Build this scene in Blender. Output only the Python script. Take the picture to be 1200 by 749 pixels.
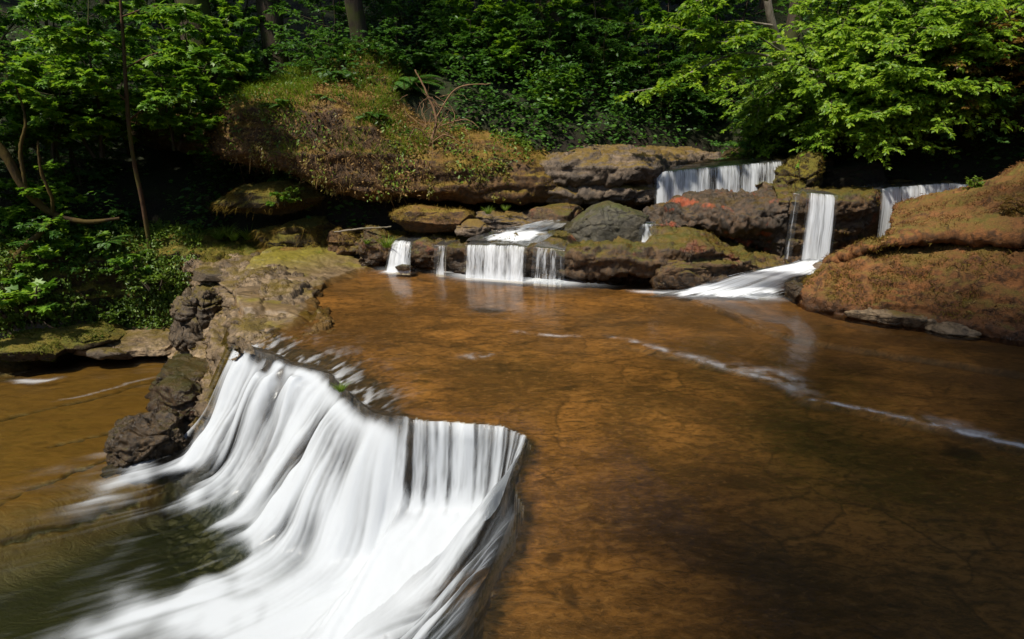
import bpy, math, random
import numpy as np
from mathutils import Vector

# ------------------------------------------------------------------ camera, sky, sun, exposure
C = bpy.context.scene
for o in list(bpy.data.objects):
    bpy.data.objects.remove(o)
EYE = 2.0
FOC = 720.0                      # focal length in photo pixels (photo 1200 wide)
PITCH = math.atan(224.5 / FOC)
cam_d = bpy.data.cameras.new('camera')
cam_d.sensor_fit = 'HORIZONTAL'
cam_d.sensor_width = 36.0
cam_d.lens = 36.0 * FOC / 1200.0
cam_d.clip_start = 0.05
cam_d.clip_end = 500.0
cam = bpy.data.objects.new('camera', cam_d)
C.collection.objects.link(cam)
cam.location = (0, 0, EYE)
cam.rotation_euler = (math.pi / 2 - PITCH, 0, 0)
C.camera = cam

SUN = np.array([-0.38, -0.36, 0.85]); SUN /= np.linalg.norm(SUN)
sun_el = math.asin(SUN[2])
sun_az = math.atan2(SUN[0], SUN[1])
w = bpy.data.worlds.new('World'); C.world = w; w.use_nodes = True
wn = w.node_tree.nodes; bg = wn['Background']
sky = wn.new('ShaderNodeTexSky'); sky.sky_type = 'NISHITA'; sky.sun_disc = False
sky.sun_elevation = sun_el; sky.sun_rotation = sun_az
w.node_tree.links.new(sky.outputs[0], bg.inputs[0]); bg.inputs[1].default_value = 0.11
sd = bpy.data.lights.new('sun', 'SUN'); sd.energy = 4.8; sd.angle = math.radians(2.5); sd.color = (1.0, 0.94, 0.82)
so = bpy.data.objects.new('sun', sd); C.collection.objects.link(so)
so.rotation_euler = Vector(SUN).to_track_quat('Z', 'Y').to_euler()
so.location = tuple(SUN * 40)
C.view_settings.view_transform = 'Standard'; C.view_settings.look = 'None'
C.view_settings.exposure = 0.35; C.view_settings.gamma = 1.0
C.view_settings.use_curve_mapping = False
cy = C.cycles
cy.max_bounces = 6; cy.diffuse_bounces = 3; cy.glossy_bounces = 3; cy.transmission_bounces = 4; cy.transparent_max_bounces = 12
cy.caustics_reflective = False; cy.caustics_refractive = False
cy.use_denoising = True; cy.use_adaptive_sampling = True; cy.adaptive_threshold = 0.015
cy.sample_clamp_indirect = 4.0

# ------------------------------------------------------------------ helpers: rays of the survey, noise, meshes
CP, SP = math.cos(PITCH), math.sin(PITCH)
def ray(px, py):
    xc = (px - 600) / FOC; yc = (374.5 - py) / FOC
    return np.array([xc, CP + yc * SP, -SP + yc * CP])
def U(px, py, z=0.0):            # point of a horizontal level
    r = ray(px, py); return r * ((z - EYE) / r[2]) + np.array([0, 0, EYE])
def D(px, py, y):                # point of a vertical plane across the valley
    r = ray(px, py); return r * (y / r[1]) + np.array([0, 0, EYE])
def sstep(a, b, x):
    t = np.clip((x - a) / (b - a), 0, 1); return t * t * (3 - 2 * t)

_rs = np.random.RandomState(7)
_G = _rs.normal(size=(256, 3)).astype(np.float32); _G /= np.linalg.norm(_G, axis=1)[:, None]
_PERM = _rs.permutation(256).astype(np.int32)
def perlin(p):
    p = np.asarray(p, np.float32); i = np.floor(p).astype(np.int32); f = p - i
    u = f * f * f * (f * (f * 6 - 15) + 10)
    out = 0
    for dx in (0, 1):
        wx = u[:, 0] if dx else 1 - u[:, 0]; hx = _PERM[(i[:, 0] + dx) & 255]
        for dy in (0, 1):
            wy = u[:, 1] if dy else 1 - u[:, 1]; hy = _PERM[(hx + i[:, 1] + dy) & 255]
            for dz in (0, 1):
                wz = u[:, 2] if dz else 1 - u[:, 2]; g = _G[_PERM[(hy + i[:, 2] + dz) & 255]]
                d = g[:, 0] * (f[:, 0] - dx) + g[:, 1] * (f[:, 1] - dy) + g[:, 2] * (f[:, 2] - dz)
                out = out + wx * wy * wz * d
    return out * 1.5
def fbm(p, octv=4, gain=0.5, ridged=False):
    p = np.asarray(p, np.float32); a = 1.0; s = 0; tot = 0
    for k in range(octv):
        n = perlin(p + 17.3 * k)
        if ridged: n = 1 - 2 * np.abs(n)
        s = s + a * n; tot += a; a *= gain; p = p * 2.03
    return s / tot

def cells(p, seed=0):             # fractured blocks: a value per block and the distance to its joint
    p = np.asarray(p, np.float32); i = np.floor(p).astype(np.int32); n = len(p)
    f1 = np.full(n, 9., np.float32); f2 = f1.copy(); val = np.zeros(n, np.float32)
    for dx in (-1, 0, 1):
        for dy in (-1, 0, 1):
            for dz in (-1, 0, 1):
                c = i + [dx, dy, dz]; h = _PERM[(_PERM[(_PERM[(c[:, 0] + seed) & 255] + c[:, 1]) & 255] + c[:, 2]) & 255]
                d = np.linalg.norm(c + .5 + _G[h] * .42 - p, axis=1)
                m = d < f1; f2 = np.where(m, f1, np.minimum(f2, d)); val = np.where(m, (_PERM[(h + 77) & 255] / 255.).astype(np.float32), val); f1 = np.where(m, d, f1)
    return val, f2 - f1

def mesh_obj(name, V, Q, mat, parent=None, smooth=True, attrs=None, uv=None):
    """one mesh object from vertices and quads (a quad whose last two indices are equal is a triangle)"""
    V = np.ascontiguousarray(V, np.float32); Q = np.asarray(Q, np.int32)
    me = bpy.data.meshes.new(name)
    me.vertices.add(len(V)); me.vertices.foreach_set('co', V.ravel())
    me.loops.add(Q.size); me.loops.foreach_set('vertex_index', Q.ravel())
    me.polygons.add(len(Q)); me.polygons.foreach_set('loop_start', np.arange(0, Q.size, 4, dtype=np.int32))
    if smooth: me.polygons.foreach_set('use_smooth', np.ones(len(Q), bool))
    me.update(calc_edges=True)
    for k, a in (attrs or {}).items():
        at = me.attributes.new(k, 'FLOAT', 'POINT'); at.data.foreach_set('value', np.ascontiguousarray(a, np.float32))
    if uv is not None:
        l = me.uv_layers.new(name='UVMap'); l.data.foreach_set('uv', np.ascontiguousarray(uv[Q.ravel()], np.float32).ravel())
    if mat is not None: me.materials.append(mat)
    ob = bpy.data.objects.new(name, me); C.collection.objects.link(ob)
    if parent is not None: ob.parent = parent
    return ob
def tag(o, label=None, cat=None, group=None, kind=None):
    if label: o['label'] = label
    if cat: o['category'] = cat
    if group: o['group'] = group
    if kind: o['kind'] = kind
    return o
def empty(name, loc, rz=0.0, sc=1.0):
    e = bpy.data.objects.new(name, None); C.collection.objects.link(e)
    e.location = tuple(float(v) for v in loc); e.rotation_euler = (0, 0, rz); e.scale = (sc, sc, sc); e.empty_display_size = 0.1
    return e
def grid_quads(nu, nv, wrap=False):
    i = np.arange(nu - 1)[:, None]; j = np.arange(nv if wrap else nv - 1)[None, :]; j2 = (j + 1) % nv
    return np.stack([i * nv + j, (i + 1) * nv + j, (i + 1) * nv + j2, i * nv + j2], -1).reshape(-1, 4)
def submesh(V, Q, keep):
    """the quads whose four vertices are all kept, with unused vertices dropped"""
    q = Q[keep[Q].all(1)]; used = np.zeros(len(V), bool); used[q] = True
    ix = np.cumsum(used) - 1
    return V[used], ix[q], used
def resample(P, n, smooth=True):
    P = np.asarray(P, float)
    if smooth and len(P) > 2:                       # Catmull-Rom through the points
        E = np.vstack([2 * P[0] - P[1], P, 2 * P[-1] - P[-2]]); out = []
        for k in range(len(P) - 1):
            p0, p1, p2, p3 = E[k:k + 4]; t = np.linspace(0, 1, 12, endpoint=False)[:, None]
            out.append(.5 * (2 * p1 + (p2 - p0) * t + (2 * p0 - 5 * p1 + 4 * p2 - p3) * t ** 2 + (3 * p1 - p0 - 3 * p2 + p3) * t ** 3))
        P = np.vstack(out + [P[-1:]])
    d = np.r_[0, np.cumsum(np.linalg.norm(np.diff(P[:, :3], axis=0), axis=1))]
    t = np.linspace(0, d[-1], n)
    return np.stack([np.interp(t, d, P[:, k]) for k in range(P.shape[1])], 1)

# ------------------------------------------------------------------ materials
class Nodes:
    def __init__(s, name):
        s.m = bpy.data.materials.new(name); s.m.use_nodes = True; s.t = s.m.node_tree
        s.t.nodes.clear(); s.out = s.t.nodes.new('ShaderNodeOutputMaterial')
    def n(s, kind, ins=None, **props):
        nd = s.t.nodes.new('ShaderNode' + kind)
        for k, v in props.items(): setattr(nd, k, v)
        for k, v in (ins or {}).items():
            if isinstance(v, bpy.types.NodeSocket): s.t.links.new(v, nd.inputs[k])
            else: nd.inputs[k].default_value = v
        return nd
    def pos(s): return s.n('NewGeometry').outputs['Position']
    def noise(s, vec, scale, detail=4.0, rough=0.55, dist=0.0):
        return s.n('TexNoise', {'Vector': vec, 'Scale': scale, 'Detail': detail, 'Roughness': rough, 'Distortion': dist}).outputs[0]
    def ramp(s, fac, stops, interp='LINEAR'):
        nd = s.n('ValToRGB', {'Fac': fac}); r = nd.color_ramp; r.interpolation = interp
        while len(r.elements) < len(stops): r.elements.new(0.5)
        for e, (p, c) in zip(r.elements, stops):
            e.position = p; e.color = (*c, 1) if not isinstance(c, (int, float)) else (c, c, c, 1)
        return nd.outputs[0]
    def mix(s, f, a, b, mode='MIX'):
        nd = s.n('Mix', data_type='RGBA', blend_type=mode)
        for k, v in ((0, f), (6, a), (7, b)):
            if isinstance(v, bpy.types.NodeSocket): s.t.links.new(v, nd.inputs[k])
            else: nd.inputs[k].default_value = (*v, 1) if isinstance(v, tuple) else v
        return nd.outputs[2]
    def math(s, op, a, b=0.0, clamp=False):
        nd = s.n('Math', operation=op, use_clamp=clamp)
        for k, v in ((0, a), (1, b)):
            if isinstance(v, bpy.types.NodeSocket): s.t.links.new(v, nd.inputs[k])
            else: nd.inputs[k].default_value = v
        return nd.outputs[0]
    def attr(s, name): return s.n('Attribute', attribute_name=name).outputs['Fac']
    def xyz(s, v): return s.n('SeparateXYZ', {0: v}).outputs
    def scale(s, v, sc): return s.n('Mapping', {'Vector': v, 'Scale': sc}).outputs[0]
    def bump(s, h, strength, dist=0.02, normal=None):
        i = {'Height': h, 'Strength': strength, 'Distance': dist}
        if normal: i['Normal'] = normal
        return s.n('Bump', i).outputs[0]
    def finish(s, shader):
        s.t.links.new(shader, s.out.inputs['Surface']); return s.m

def rock_mat(name, c1, c2, c3, moss=None, moss_amt=0.5, moss2=None, orange=0.0, rough=0.75, bump=0.6, scl=1.0, wet_z=None, strata=0.0):
    s = Nodes(name); p = s.pos()
    n1 = s.noise(p, 1.6 * scl, 6, 0.62); n2 = s.noise(p, 9.0 * scl, 6, 0.7, 0.4); n3 = s.noise(p, 45 * scl, 4, 0.65)
    col = s.mix(s.ramp(n1, [(0.35, 0), (0.65, 1)]), c1, c2)
    col = s.mix(s.ramp(n2, [(0.44, 0), (0.60, 0.9)]), col, c3)
    col = s.mix(s.ramp(s.noise(p, 0.9 * scl, 5, 0.7, 0.5), [(0.45, 0), (0.62, 0.55)]), col, tuple(v * 0.35 for v in c2))
    vor = s.n('TexVoronoi', {'Vector': s.n('VectorMath', {0: p, 1: s.n('TexNoise', {'Vector': p, 'Scale': 3.0}).outputs[1]}, operation='ADD').outputs[0], 'Scale': 3.1 * scl}, feature='DISTANCE_TO_EDGE').outputs[0]
    crack = s.ramp(vor, [(0.0, 1), (0.035, 0)])
    crack = s.math('MULTIPLY', crack, s.ramp(n1, [(0.5, 0), (0.62, 0.8)]))
    col = s.mix(crack, col, tuple(v * 0.25 for v in c1))
    if strata:
        st = s.noise(s.scale(p, (0.5, 0.5, 14.0)), 1.6, 4, 0.6)
        col = s.mix(s.ramp(st, [(0.5, 0), (0.6, strata)]), col, tuple(v * 0.4 for v in c1))
    if orange:
        no = s.noise(p, 2.7, 5, 0.6)
        col = s.mix(s.ramp(no, [(0.58, 0), (0.66, orange)]), col, (0.36, 0.075, 0.025))
    rgh = rough
    if moss:
        nz = s.xyz(s.n('NewGeometry').outputs['Normal'])[2]
        nm = s.noise(p, 2.3, 6, 0.65); 
        f = s.math('ADD', s.math('MULTIPLY', nz, 0.45), s.math('SUBTRACT', nm, 0.5 + 0.35 - 0.6 * moss_amt))
        f = s.ramp(s.math('ADD', f, s.math('MULTIPLY', s.math('SUBTRACT', n3, 0.5), 0.35)), [(0.2, 0), (0.38, 1)])
        mc = s.mix(s.ramp(s.noise(p, 5.0, 5, 0.6), [(0.35, 0), (0.65, 1)]), moss, moss2 or tuple(v * 0.5 for v in moss))
        mc = s.mix(s.ramp(n3, [(0.35, 0.6), (0.6, 0)]), mc, tuple(v * 0.35 for v in moss))
        col = s.mix(f, col, mc)
    if wet_z is not None:
        z = s.math('ADD', s.xyz(p)[2], s.math('MULTIPLY', s.math('SUBTRACT', n2, 0.5), 0.12))
        wet = s.ramp(s.math('DIVIDE', s.math('SUBTRACT', z, wet_z - 0.05), 0.2), [(0.0, 1), (1.0, 0)])
        col = s.mix(wet, col, s.mix(0.55, col, (0.01, 0.009, 0.008)))
        rgh = s.math('SUBTRACT', rough, s.math('MULTIPLY', wet, rough * 0.6))
    h = s.math('ADD', s.math('MULTIPLY', n2, 0.6), s.math('MULTIPLY', n3, 0.3))
    h = s.math('SUBTRACT', h, s.math('MULTIPLY', crack, 0.5))
    b = s.bump(h, bump, 0.06 / scl)
    return s.finish(s.n('BsdfPrincipled', {'Base Color': col, 'Roughness': rgh, 'Specular IOR Level': 0.35, 'Normal': b}).outputs[0])

def leaf_mat(name, stops, trans=0.4, rough=0.45, spec=0.35):
    s = Nodes(name)
    isl = s.n('NewGeometry').outputs['Random Per Island']
    pn = s.noise(s.pos(), 0.9, 3, 0.6)
    f = s.math('ADD', s.math('MULTIPLY', isl, 0.6), s.math('MULTIPLY', s.math('SUBTRACT', pn, 0.3), 0.9), True)
    col = s.ramp(f, stops)
    pr = s.n('BsdfPrincipled', {'Base Color': col, 'Roughness': rough, 'Specular IOR Level': spec}).outputs[0]
    tc = s.mix(0.5, col, s.mix(1.0, col, (1.3, 1.25, 0.45), 'MULTIPLY'))
    tr = s.n('BsdfTranslucent', {'Color': tc}).outputs[0]
    return s.finish(s.n('MixShader', {0: trans, 1: pr, 2: tr}).outputs[0])

def bark_mat(name, c1, c2, moss=None, moss_amt=0.5):
    s = Nodes(name); p = s.pos()
    n1 = s.noise(s.scale(p, (1, 1, 0.25)), 22, 6, 0.65); n2 = s.noise(p, 3.0, 4, 0.6)
    col = s.mix(s.ramp(n1, [(0.35, 0), (0.65, 1)]), c1, c2)
    if moss: col = s.mix(s.ramp(n2, [(0.6 - 0.3 * moss_amt, 0), (0.75 - 0.3 * moss_amt, 1)]), col, moss)
    return s.finish(s.n('BsdfPrincipled', {'Base Color': col, 'Roughness': 0.85, 'Specular IOR Level': 0.2, 'Normal': s.bump(n1, 0.7, 0.02)}).outputs[0])

def plain_mat(name, stops, rough=0.8, scl=8.0):
    s = Nodes(name); p = s.pos()
    f = s.math('ADD', s.math('MULTIPLY', s.n('NewGeometry').outputs['Random Per Island'], 0.5), s.math('MULTIPLY', s.noise(p, scl, 4, 0.6), 0.5))
    return s.finish(s.n('BsdfPrincipled', {'Base Color': s.ramp(f, stops), 'Roughness': rough, 'Specular IOR Level': 0.2}).outputs[0])

def bed_mat():
    s = Nodes('wet_sandstone_bed'); p = s.pos()
    n1 = s.noise(s.scale(p, (1.0, 1.5, 1.0)), 0.75, 7, 0.66, 0.7)
    n2 = s.noise(s.scale(p, (1.0, 2.2, 1.0)), 4.2, 8, 0.70, 0.9); n3 = s.noise(s.scale(p, (1.0, 1.6, 1.0)), 19, 6, 0.75, 0.4)
    col = s.mix(s.ramp(n1, [(0.40, 0), (0.60, 1)]), (0.12, 0.063, 0.021), (0.35, 0.18, 0.058))
    col = s.mix(s.ramp(n2, [(0.36, 0.85), (0.53, 0)]), col, (0.075, 0.042, 0.016)); col = s.mix(s.ramp(n2, [(0.56, 0), (0.70, 0.6)]), col, (0.42, 0.25, 0.10))
    pv = s.scale(s.n('VectorMath', {0: p, 1: s.n('VectorMath', {0: s.n('TexNoise', {'Vector': p, 'Scale': 1.4, 'Detail': 5.0}).outputs[1], 1: (.5, .5, 0)}, operation='MULTIPLY').outputs[0]}, operation='ADD').outputs[0], (1.0, 1.7, 0.01))
    pe = s.n('TexVoronoi', {'Vector': pv, 'Scale': 1.5}, feature='DISTANCE_TO_EDGE').outputs[0]; pc = s.xyz(s.n('TexVoronoi', {'Vector': pv, 'Scale': 1.5}).outputs['Color'])[0]
    col = s.mix(s.math('MULTIPLY', pc, 0.45), col, (0.085, 0.048, 0.018))
    col = s.mix(s.math('MULTIPLY', s.ramp(pe, [(0.0, 0.65), (0.03, 0)]), s.ramp(n1, [(0.42, 0), (0.55, 1)])), col, (0.04, 0.022, 0.009))
    alg = s.ramp(s.noise(s.scale(p, (1.0, 1.8, 1.0)), 3.3, 8, 0.72, 0.3), [(0.60, 0), (0.67, 0.9)])
    col = s.mix(alg, col, (0.03, 0.02, 0.010))
    col = s.mix(s.ramp(n3, [(0.36, 0.7), (0.52, 0)]), col, (0.045, 0.024, 0.009)); col = s.mix(s.ramp(n3, [(0.56, 0), (0.66, 0.45)]), col, (0.40, 0.23, 0.10))
    gold = s.attr('gold'); col = s.mix(gold, col, s.mix(s.ramp(n2, [(0.3, 0), (0.7, 1)]), (0.10, 0.052, 0.016), (0.235, 0.125, 0.04)))
    dry = s.mix(s.ramp(n2, [(0.38, 0), (0.62, 1)]), (0.045, 0.031, 0.018), (0.26, 0.18, 0.10)); dry = s.mix(s.ramp(n1, [(0.4, 0), (0.6, 0.8)]), dry, (0.13, 0.085, 0.035))
    col = s.mix(s.attr('shore'), col, dry)
    col = s.mix(s.math('MULTIPLY', s.attr('green'), s.ramp(n2, [(0.3, 0.5), (0.55, 1)])), col, s.mix(s.ramp(n3, [(0.35, 0), (0.65, 1)]), (0.085, 0.075, 0.010), (0.25, 0.20, 0.020)))
    edge = s.ramp(s.math('ADD', s.attr('edge'), s.math('MULTIPLY', s.math('SUBTRACT', n2, 0.5), 1.6)), [(0.35, 0), (0.75, 1)])
    col = s.mix(edge, col, s.mix(s.ramp(n3, [(0.4, 0), (0.6, 1)]), (0.012, 0.010, 0.008), (0.055, 0.036, 0.020)))
    col = s.mix(s.attr('crack'), col, (0.02, 0.012, 0.006))
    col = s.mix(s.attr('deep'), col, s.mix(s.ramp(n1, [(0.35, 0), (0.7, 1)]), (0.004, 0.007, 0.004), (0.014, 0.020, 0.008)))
    h = s.math('ADD', n2, s.math('MULTIPLY', n3, 0.5))
    return s.finish(s.n('BsdfPrincipled', {'Base Color': col, 'Roughness': 0.5, 'Normal': s.bump(h, 0.5, 0.03)}).outputs[0])

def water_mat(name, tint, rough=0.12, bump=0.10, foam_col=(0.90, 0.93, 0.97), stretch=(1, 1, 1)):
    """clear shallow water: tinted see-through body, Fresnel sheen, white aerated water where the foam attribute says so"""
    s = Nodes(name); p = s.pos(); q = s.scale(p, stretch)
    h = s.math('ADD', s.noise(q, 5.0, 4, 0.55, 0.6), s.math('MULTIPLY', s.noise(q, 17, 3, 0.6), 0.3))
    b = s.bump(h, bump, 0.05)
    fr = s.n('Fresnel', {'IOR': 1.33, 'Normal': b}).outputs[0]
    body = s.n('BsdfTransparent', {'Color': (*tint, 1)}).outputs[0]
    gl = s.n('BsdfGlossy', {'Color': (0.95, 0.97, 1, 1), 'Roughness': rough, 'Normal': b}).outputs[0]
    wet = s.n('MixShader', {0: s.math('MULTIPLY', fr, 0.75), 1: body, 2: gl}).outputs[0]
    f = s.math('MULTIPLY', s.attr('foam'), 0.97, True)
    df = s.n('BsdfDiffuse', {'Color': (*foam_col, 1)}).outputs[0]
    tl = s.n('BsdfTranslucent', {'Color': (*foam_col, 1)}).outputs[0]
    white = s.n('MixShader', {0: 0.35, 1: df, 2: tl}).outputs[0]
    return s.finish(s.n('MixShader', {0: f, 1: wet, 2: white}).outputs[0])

def fall_mat(name, along=3.0, gap=0.42):
    """thin falling water: UV x in metres across the fall, y from lip (0) to foot (1)"""
    s = Nodes(name); uv = s.n('UVMap').outputs[0]
    wv = s.n('VectorMath', {0: uv, 1: s.n('VectorMath', {0: s.n('TexNoise', {'Vector': s.scale(uv, (5, 2.2, 1)), 'Scale': 1.0}).outputs[1], 1: (.05, .05, 0)}, operation='MULTIPLY').outputs[0]}, operation='ADD').outputs[0]
    st = s.noise(s.scale(wv, (13.0, 0.8, 1)), 1.0, 4, 0.62); st2 = s.noise(s.scale(wv, (60.0, 1.4, 1)), 1.0, 4, 0.65)
    den = s.math('ADD', s.math('MULTIPLY', st, 0.6), s.math('MULTIPLY', st2, 0.4))
    den = s.math('ADD', den, s.math('SUBTRACT', s.attr('foam'), 0.5))
    a = s.ramp(den, [(gap - 0.08, 0.03), (gap + 0.03, 0.55), (gap + 0.15, 0.98)])
    c = s.n('BsdfDiffuse', {'Color': (0.90, 0.93, 0.97, 1)}).outputs[0]
    t = s.n('BsdfTranslucent', {'Color': (0.90, 0.93, 0.97, 1)}).outputs[0]
    white = s.n('MixShader', {0: 0.35, 1: c, 2: t}).outputs[0]
    b = s.bump(den, 0.5, 0.03)
    gl = s.n('BsdfGlossy', {'Roughness': 0.15, 'Normal': b}).outputs[0]
    clear = s.n('MixShader', {0: s.math('MULTIPLY', s.n('Fresnel', {'IOR': 1.33, 'Normal': b}).outputs[0], 0.8), 1: s.n('BsdfTransparent', {'Color': (0.9, 0.92, 0.92, 1)}).outputs[0], 2: gl}).outputs[0]
    return s.finish(s.n('MixShader', {0: a, 1: clear, 2: white}).outputs[0])

M = {}
M['bed'] = bed_mat()
M['upper_water'] = water_mat('amber_stream_water', (0.84, 0.77, 0.60), 0.14, 0.10, stretch=(1.0, 0.55, 1))
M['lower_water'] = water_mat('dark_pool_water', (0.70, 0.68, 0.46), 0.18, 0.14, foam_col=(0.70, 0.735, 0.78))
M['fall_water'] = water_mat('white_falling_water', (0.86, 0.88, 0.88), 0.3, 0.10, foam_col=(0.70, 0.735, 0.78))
M['fall'] = fall_mat('thin_falling_water')
M['fall_thin'] = fall_mat('sparse_falling_water', gap=0.52)
M['mossy_cliff'] = rock_mat('mossy_sandstone', (0.17, 0.085, 0.03), (0.085, 0.05, 0.024), (0.035, 0.022, 0.012), (0.21, 0.145, 0.014), 0.66, (0.17, 0.075, 0.015), bump=1.0, strata=0.35, scl=1.4)
M['grey_ledge'] = rock_mat('weathered_sandstone', (0.25, 0.175, 0.115), (0.13, 0.10, 0.075), (0.05, 0.038, 0.028), (0.20, 0.13, 0.022), 0.45, (0.13, 0.075, 0.016), bump=1.0, strata=0.6, scl=1.3)
M['boulder_grey'] = rock_mat('grey_green_boulder', (0.12, 0.10, 0.068), (0.075, 0.07, 0.048), (0.035, 0.03, 0.022), (0.075, 0.085, 0.022), 0.5, (0.09, 0.065, 0.025), rough=0.55, bump=1.0, scl=1.5)
M['boulder_red'] = rock_mat('red_brown_boulder', (0.13, 0.075, 0.04), (0.065, 0.05, 0.034), (0.025, 0.02, 0.015), (0.12, 0.075, 0.016), 0.35, orange=0.8, rough=0.5, bump=1.1, scl=1.8)
M['lower_ledge'] = rock_mat('wet_mossy_ledge', (0.16, 0.085, 0.034), (0.085, 0.056, 0.03), (0.028, 0.019, 0.012), (0.15, 0.092, 0.013), 0.55, (0.075, 0.08, 0.012), orange=0.3, rough=0.5, bump=1.2, wet_z=0.10, scl=1.7)
M['rust_boulder'] = rock_mat('rust_mossy_boulder', (0.31, 0.12, 0.036), (0.21, 0.09, 0.028), (0.06, 0.031, 0.014), (0.15, 0.115, 0.018), 0.56, (0.22, 0.088, 0.026), rough=0.85, bump=1.2, scl=1.6, wet_z=0.06)
M['dark_rock'] = rock_mat('wet_dark_rock', (0.050, 0.032, 0.016), (0.10, 0.062, 0.028), (0.014, 0.010, 0.007), (0.075, 0.058, 0.011), 0.35, rough=0.34, bump=1.2, scl=2.4)
M['pale_rock'] = rock_mat('pale_bank_rock', (0.36, 0.255, 0.15), (0.15, 0.098, 0.052), (0.045, 0.032, 0.02), (0.17, 0.115, 0.018), 0.34, rough=0.6, bump=1.1, strata=0.4, scl=1.6)
M['char_rock'] = rock_mat('charcoal_bank_rock', (0.075, 0.054, 0.034), (0.15, 0.105, 0.062), (0.022, 0.016, 0.011), (0.14, 0.10, 0.015), 0.42, rough=0.5, bump=1.1, scl=1.6)
M['soil'] = rock_mat('forest_soil', (0.030, 0.019, 0.010), (0.02, 0.015, 0.008), (0.010, 0.008, 0.005), (0.025, 0.032, 0.007), 0.6, rough=0.95, bump=1.0)
M['moss_bank'] = rock_mat('moss_bank', (0.09, 0.055, 0.02), (0.06, 0.045, 0.02), (0.03, 0.022, 0.01), (0.19, 0.135, 0.015), 0.85, (0.10, 0.105, 0.015), rough=0.95, bump=1.2, scl=1.5)

# ------------------------------------------------------------------ the creek: one survey grid for bed and water
def axis(knots):                 # (start, step) ... (end, None)
    out = []
    for (a, st), (b, _) in zip(knots[:-1], knots[1:]):
        out.append(np.arange(a, b - st * 0.5, st))
    return np.concatenate(out + [[knots[-1][0]]])
XS = axis([(-14, .25), (-9, .05), (-4.6, .02), (-3.7, .012), (0.5, .022), (3.0, .03), (7.0, .1), (10, None)])
YS = axis([(-4, .25), (0.9, .03), (1.6, .012), (6.4, .022), (9.6, .05), (11, None)])
NX, NY = len(XS), len(YS)
GX, GY = np.meshgrid(XS, YS, indexing='ij')
P2 = np.stack([GX.ravel(), GY.ravel()], 1)
def nz2(scale, seed, octv=4, sx=1.0, sy=1.0, ridged=False, q=P2):
    return fbm(np.stack([q[:, 0] * scale * sx, q[:, 1] * scale * sy, np.full(len(q), seed * 3.7)], 1), octv, ridged=ridged)

def near_line(q, L):             # distance to a polyline, arc position, side (+ on the left of travel)
    best = np.full(len(q), 1e9); arc = np.zeros(len(q)); side = np.zeros(len(q)); a0 = 0.0
    for a, b in zip(L[:-1], L[1:]):
        d = b - a; ln = np.hypot(*d); t = np.clip(((q - a) @ d) / ln ** 2, 0, 1)
        r = q - a - t[:, None] * d; dist = np.hypot(r[:, 0], r[:, 1]); m = dist < best
        best[m] = dist[m]; arc[m] = (a0 + t * ln)[m]; side[m] = (d[0] * (q[:, 1] - a[1]) - d[1] * (q[:, 0] - a[0]))[m]
        a0 += ln
    return best, arc, side
def inside(q, poly):
    r = np.zeros(len(q), bool); n = len(poly); x, y = q[:, 0], q[:, 1]
    for i in range(n):
        (x1, y1), (x2, y2) = poly[i], poly[i - 1]
        c = (y1 > y) != (y2 > y)
        if y1 != y2: r ^= c & (x < (x2 - x1) * (y - y1) / (y2 - y1) + x1)
    return r

lip_px = [(285, 388), (312, 396), (340, 407), (385, 420), (405, 438), (428, 457), (450, 474), (475, 483), (505, 489), (540, 490), (575, 493), (600, 497), (622, 510),
          (614, 530), (604, 547), (603, 560), (613, 585), (610, 606), (598, 632), (579, 680), (562, 735), (548, 790)]
LIP = resample(np.array([U(*p)[:2] for p in lip_px]), 160)
bank_line = np.array([[-12, 7.0], [-7.4, 8.2], [-6.8, 8.7], [-6.2, 9.5], [-5.4, 9.35], [-4.5, 8.95], [-3.9, 8.4], [-3.6, 7.7], [-3.25, 7.0], [-2.95, 6.45]])
EDGE = np.vstack([bank_line, LIP, [[-0.25, 1.0], [-0.5, -6]]])
basin = np.vstack([EDGE, [[-30, -6], [-30, 7]]])
# ragged edge: the survey point is shifted by noise before measuring
wob = np.stack([nz2(2.6, 1) * .05 + nz2(9, 2, 2) * .018, nz2(2.6, 3) * .05 + nz2(9, 4, 2) * .018], 1)
Q2 = P2 + wob
dist, arc, _ = near_line(Q2, EDGE)
low = inside(Q2, basin)
ln = np.r_[0, np.cumsum(np.hypot(*np.diff(EDGE, axis=0).T))]
def arc_at(px, py): return near_line(U(px, py)[None, :2], EDGE)[1][0]
A0, A1, A2, A3, A4 = (arc_at(*p) for p in ((283, 386), (428, 457), (470, 482), (622, 510), (603, 560)))
# horizontal run of the slope and its drop, along the edge
run = np.interp(arc, [0, A0 - 1.2, A0, (A0 + A1) / 2, A1, A2 - .12, A2 + .16, A3 - .22, A3 + .04, A4, A4 + .5, A4 + 2], [.45, .5, .80, .98, .95, .55, .16, .15, .34, .60, .95, 1.1])
drop1 = np.interp(arc, [A1, A2, A2 + .12, A3, A4, A4 + .8], [1.22, 1.1, .68, .62, .9, 1.15])
t = dist / run
d1 = drop1 * np.where(arc < A2, .45 * (sstep(-.05, 1.0, np.maximum(t, 0)) - .0103) + .55 * (1 - np.exp(-(np.maximum(t, 0) ** 1.5) * 2.0)), 1 - np.exp(-(np.maximum(t, 0) ** 1.7) * 2.6))
after = np.maximum(dist - run * .8, 0)
zl = -d1 - (1.22 - drop1) * sstep(0, 1.5, after)
zl = np.maximum(zl, -1.22)
zl = zl + (-1.22 - zl) * sstep(-3.6, -4.1, P2[:, 0]) * sstep(6, 7, P2[:, 1])
zl = np.where(low, zl, 0.0)
ZL = zl.reshape(NX, NY)
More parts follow.
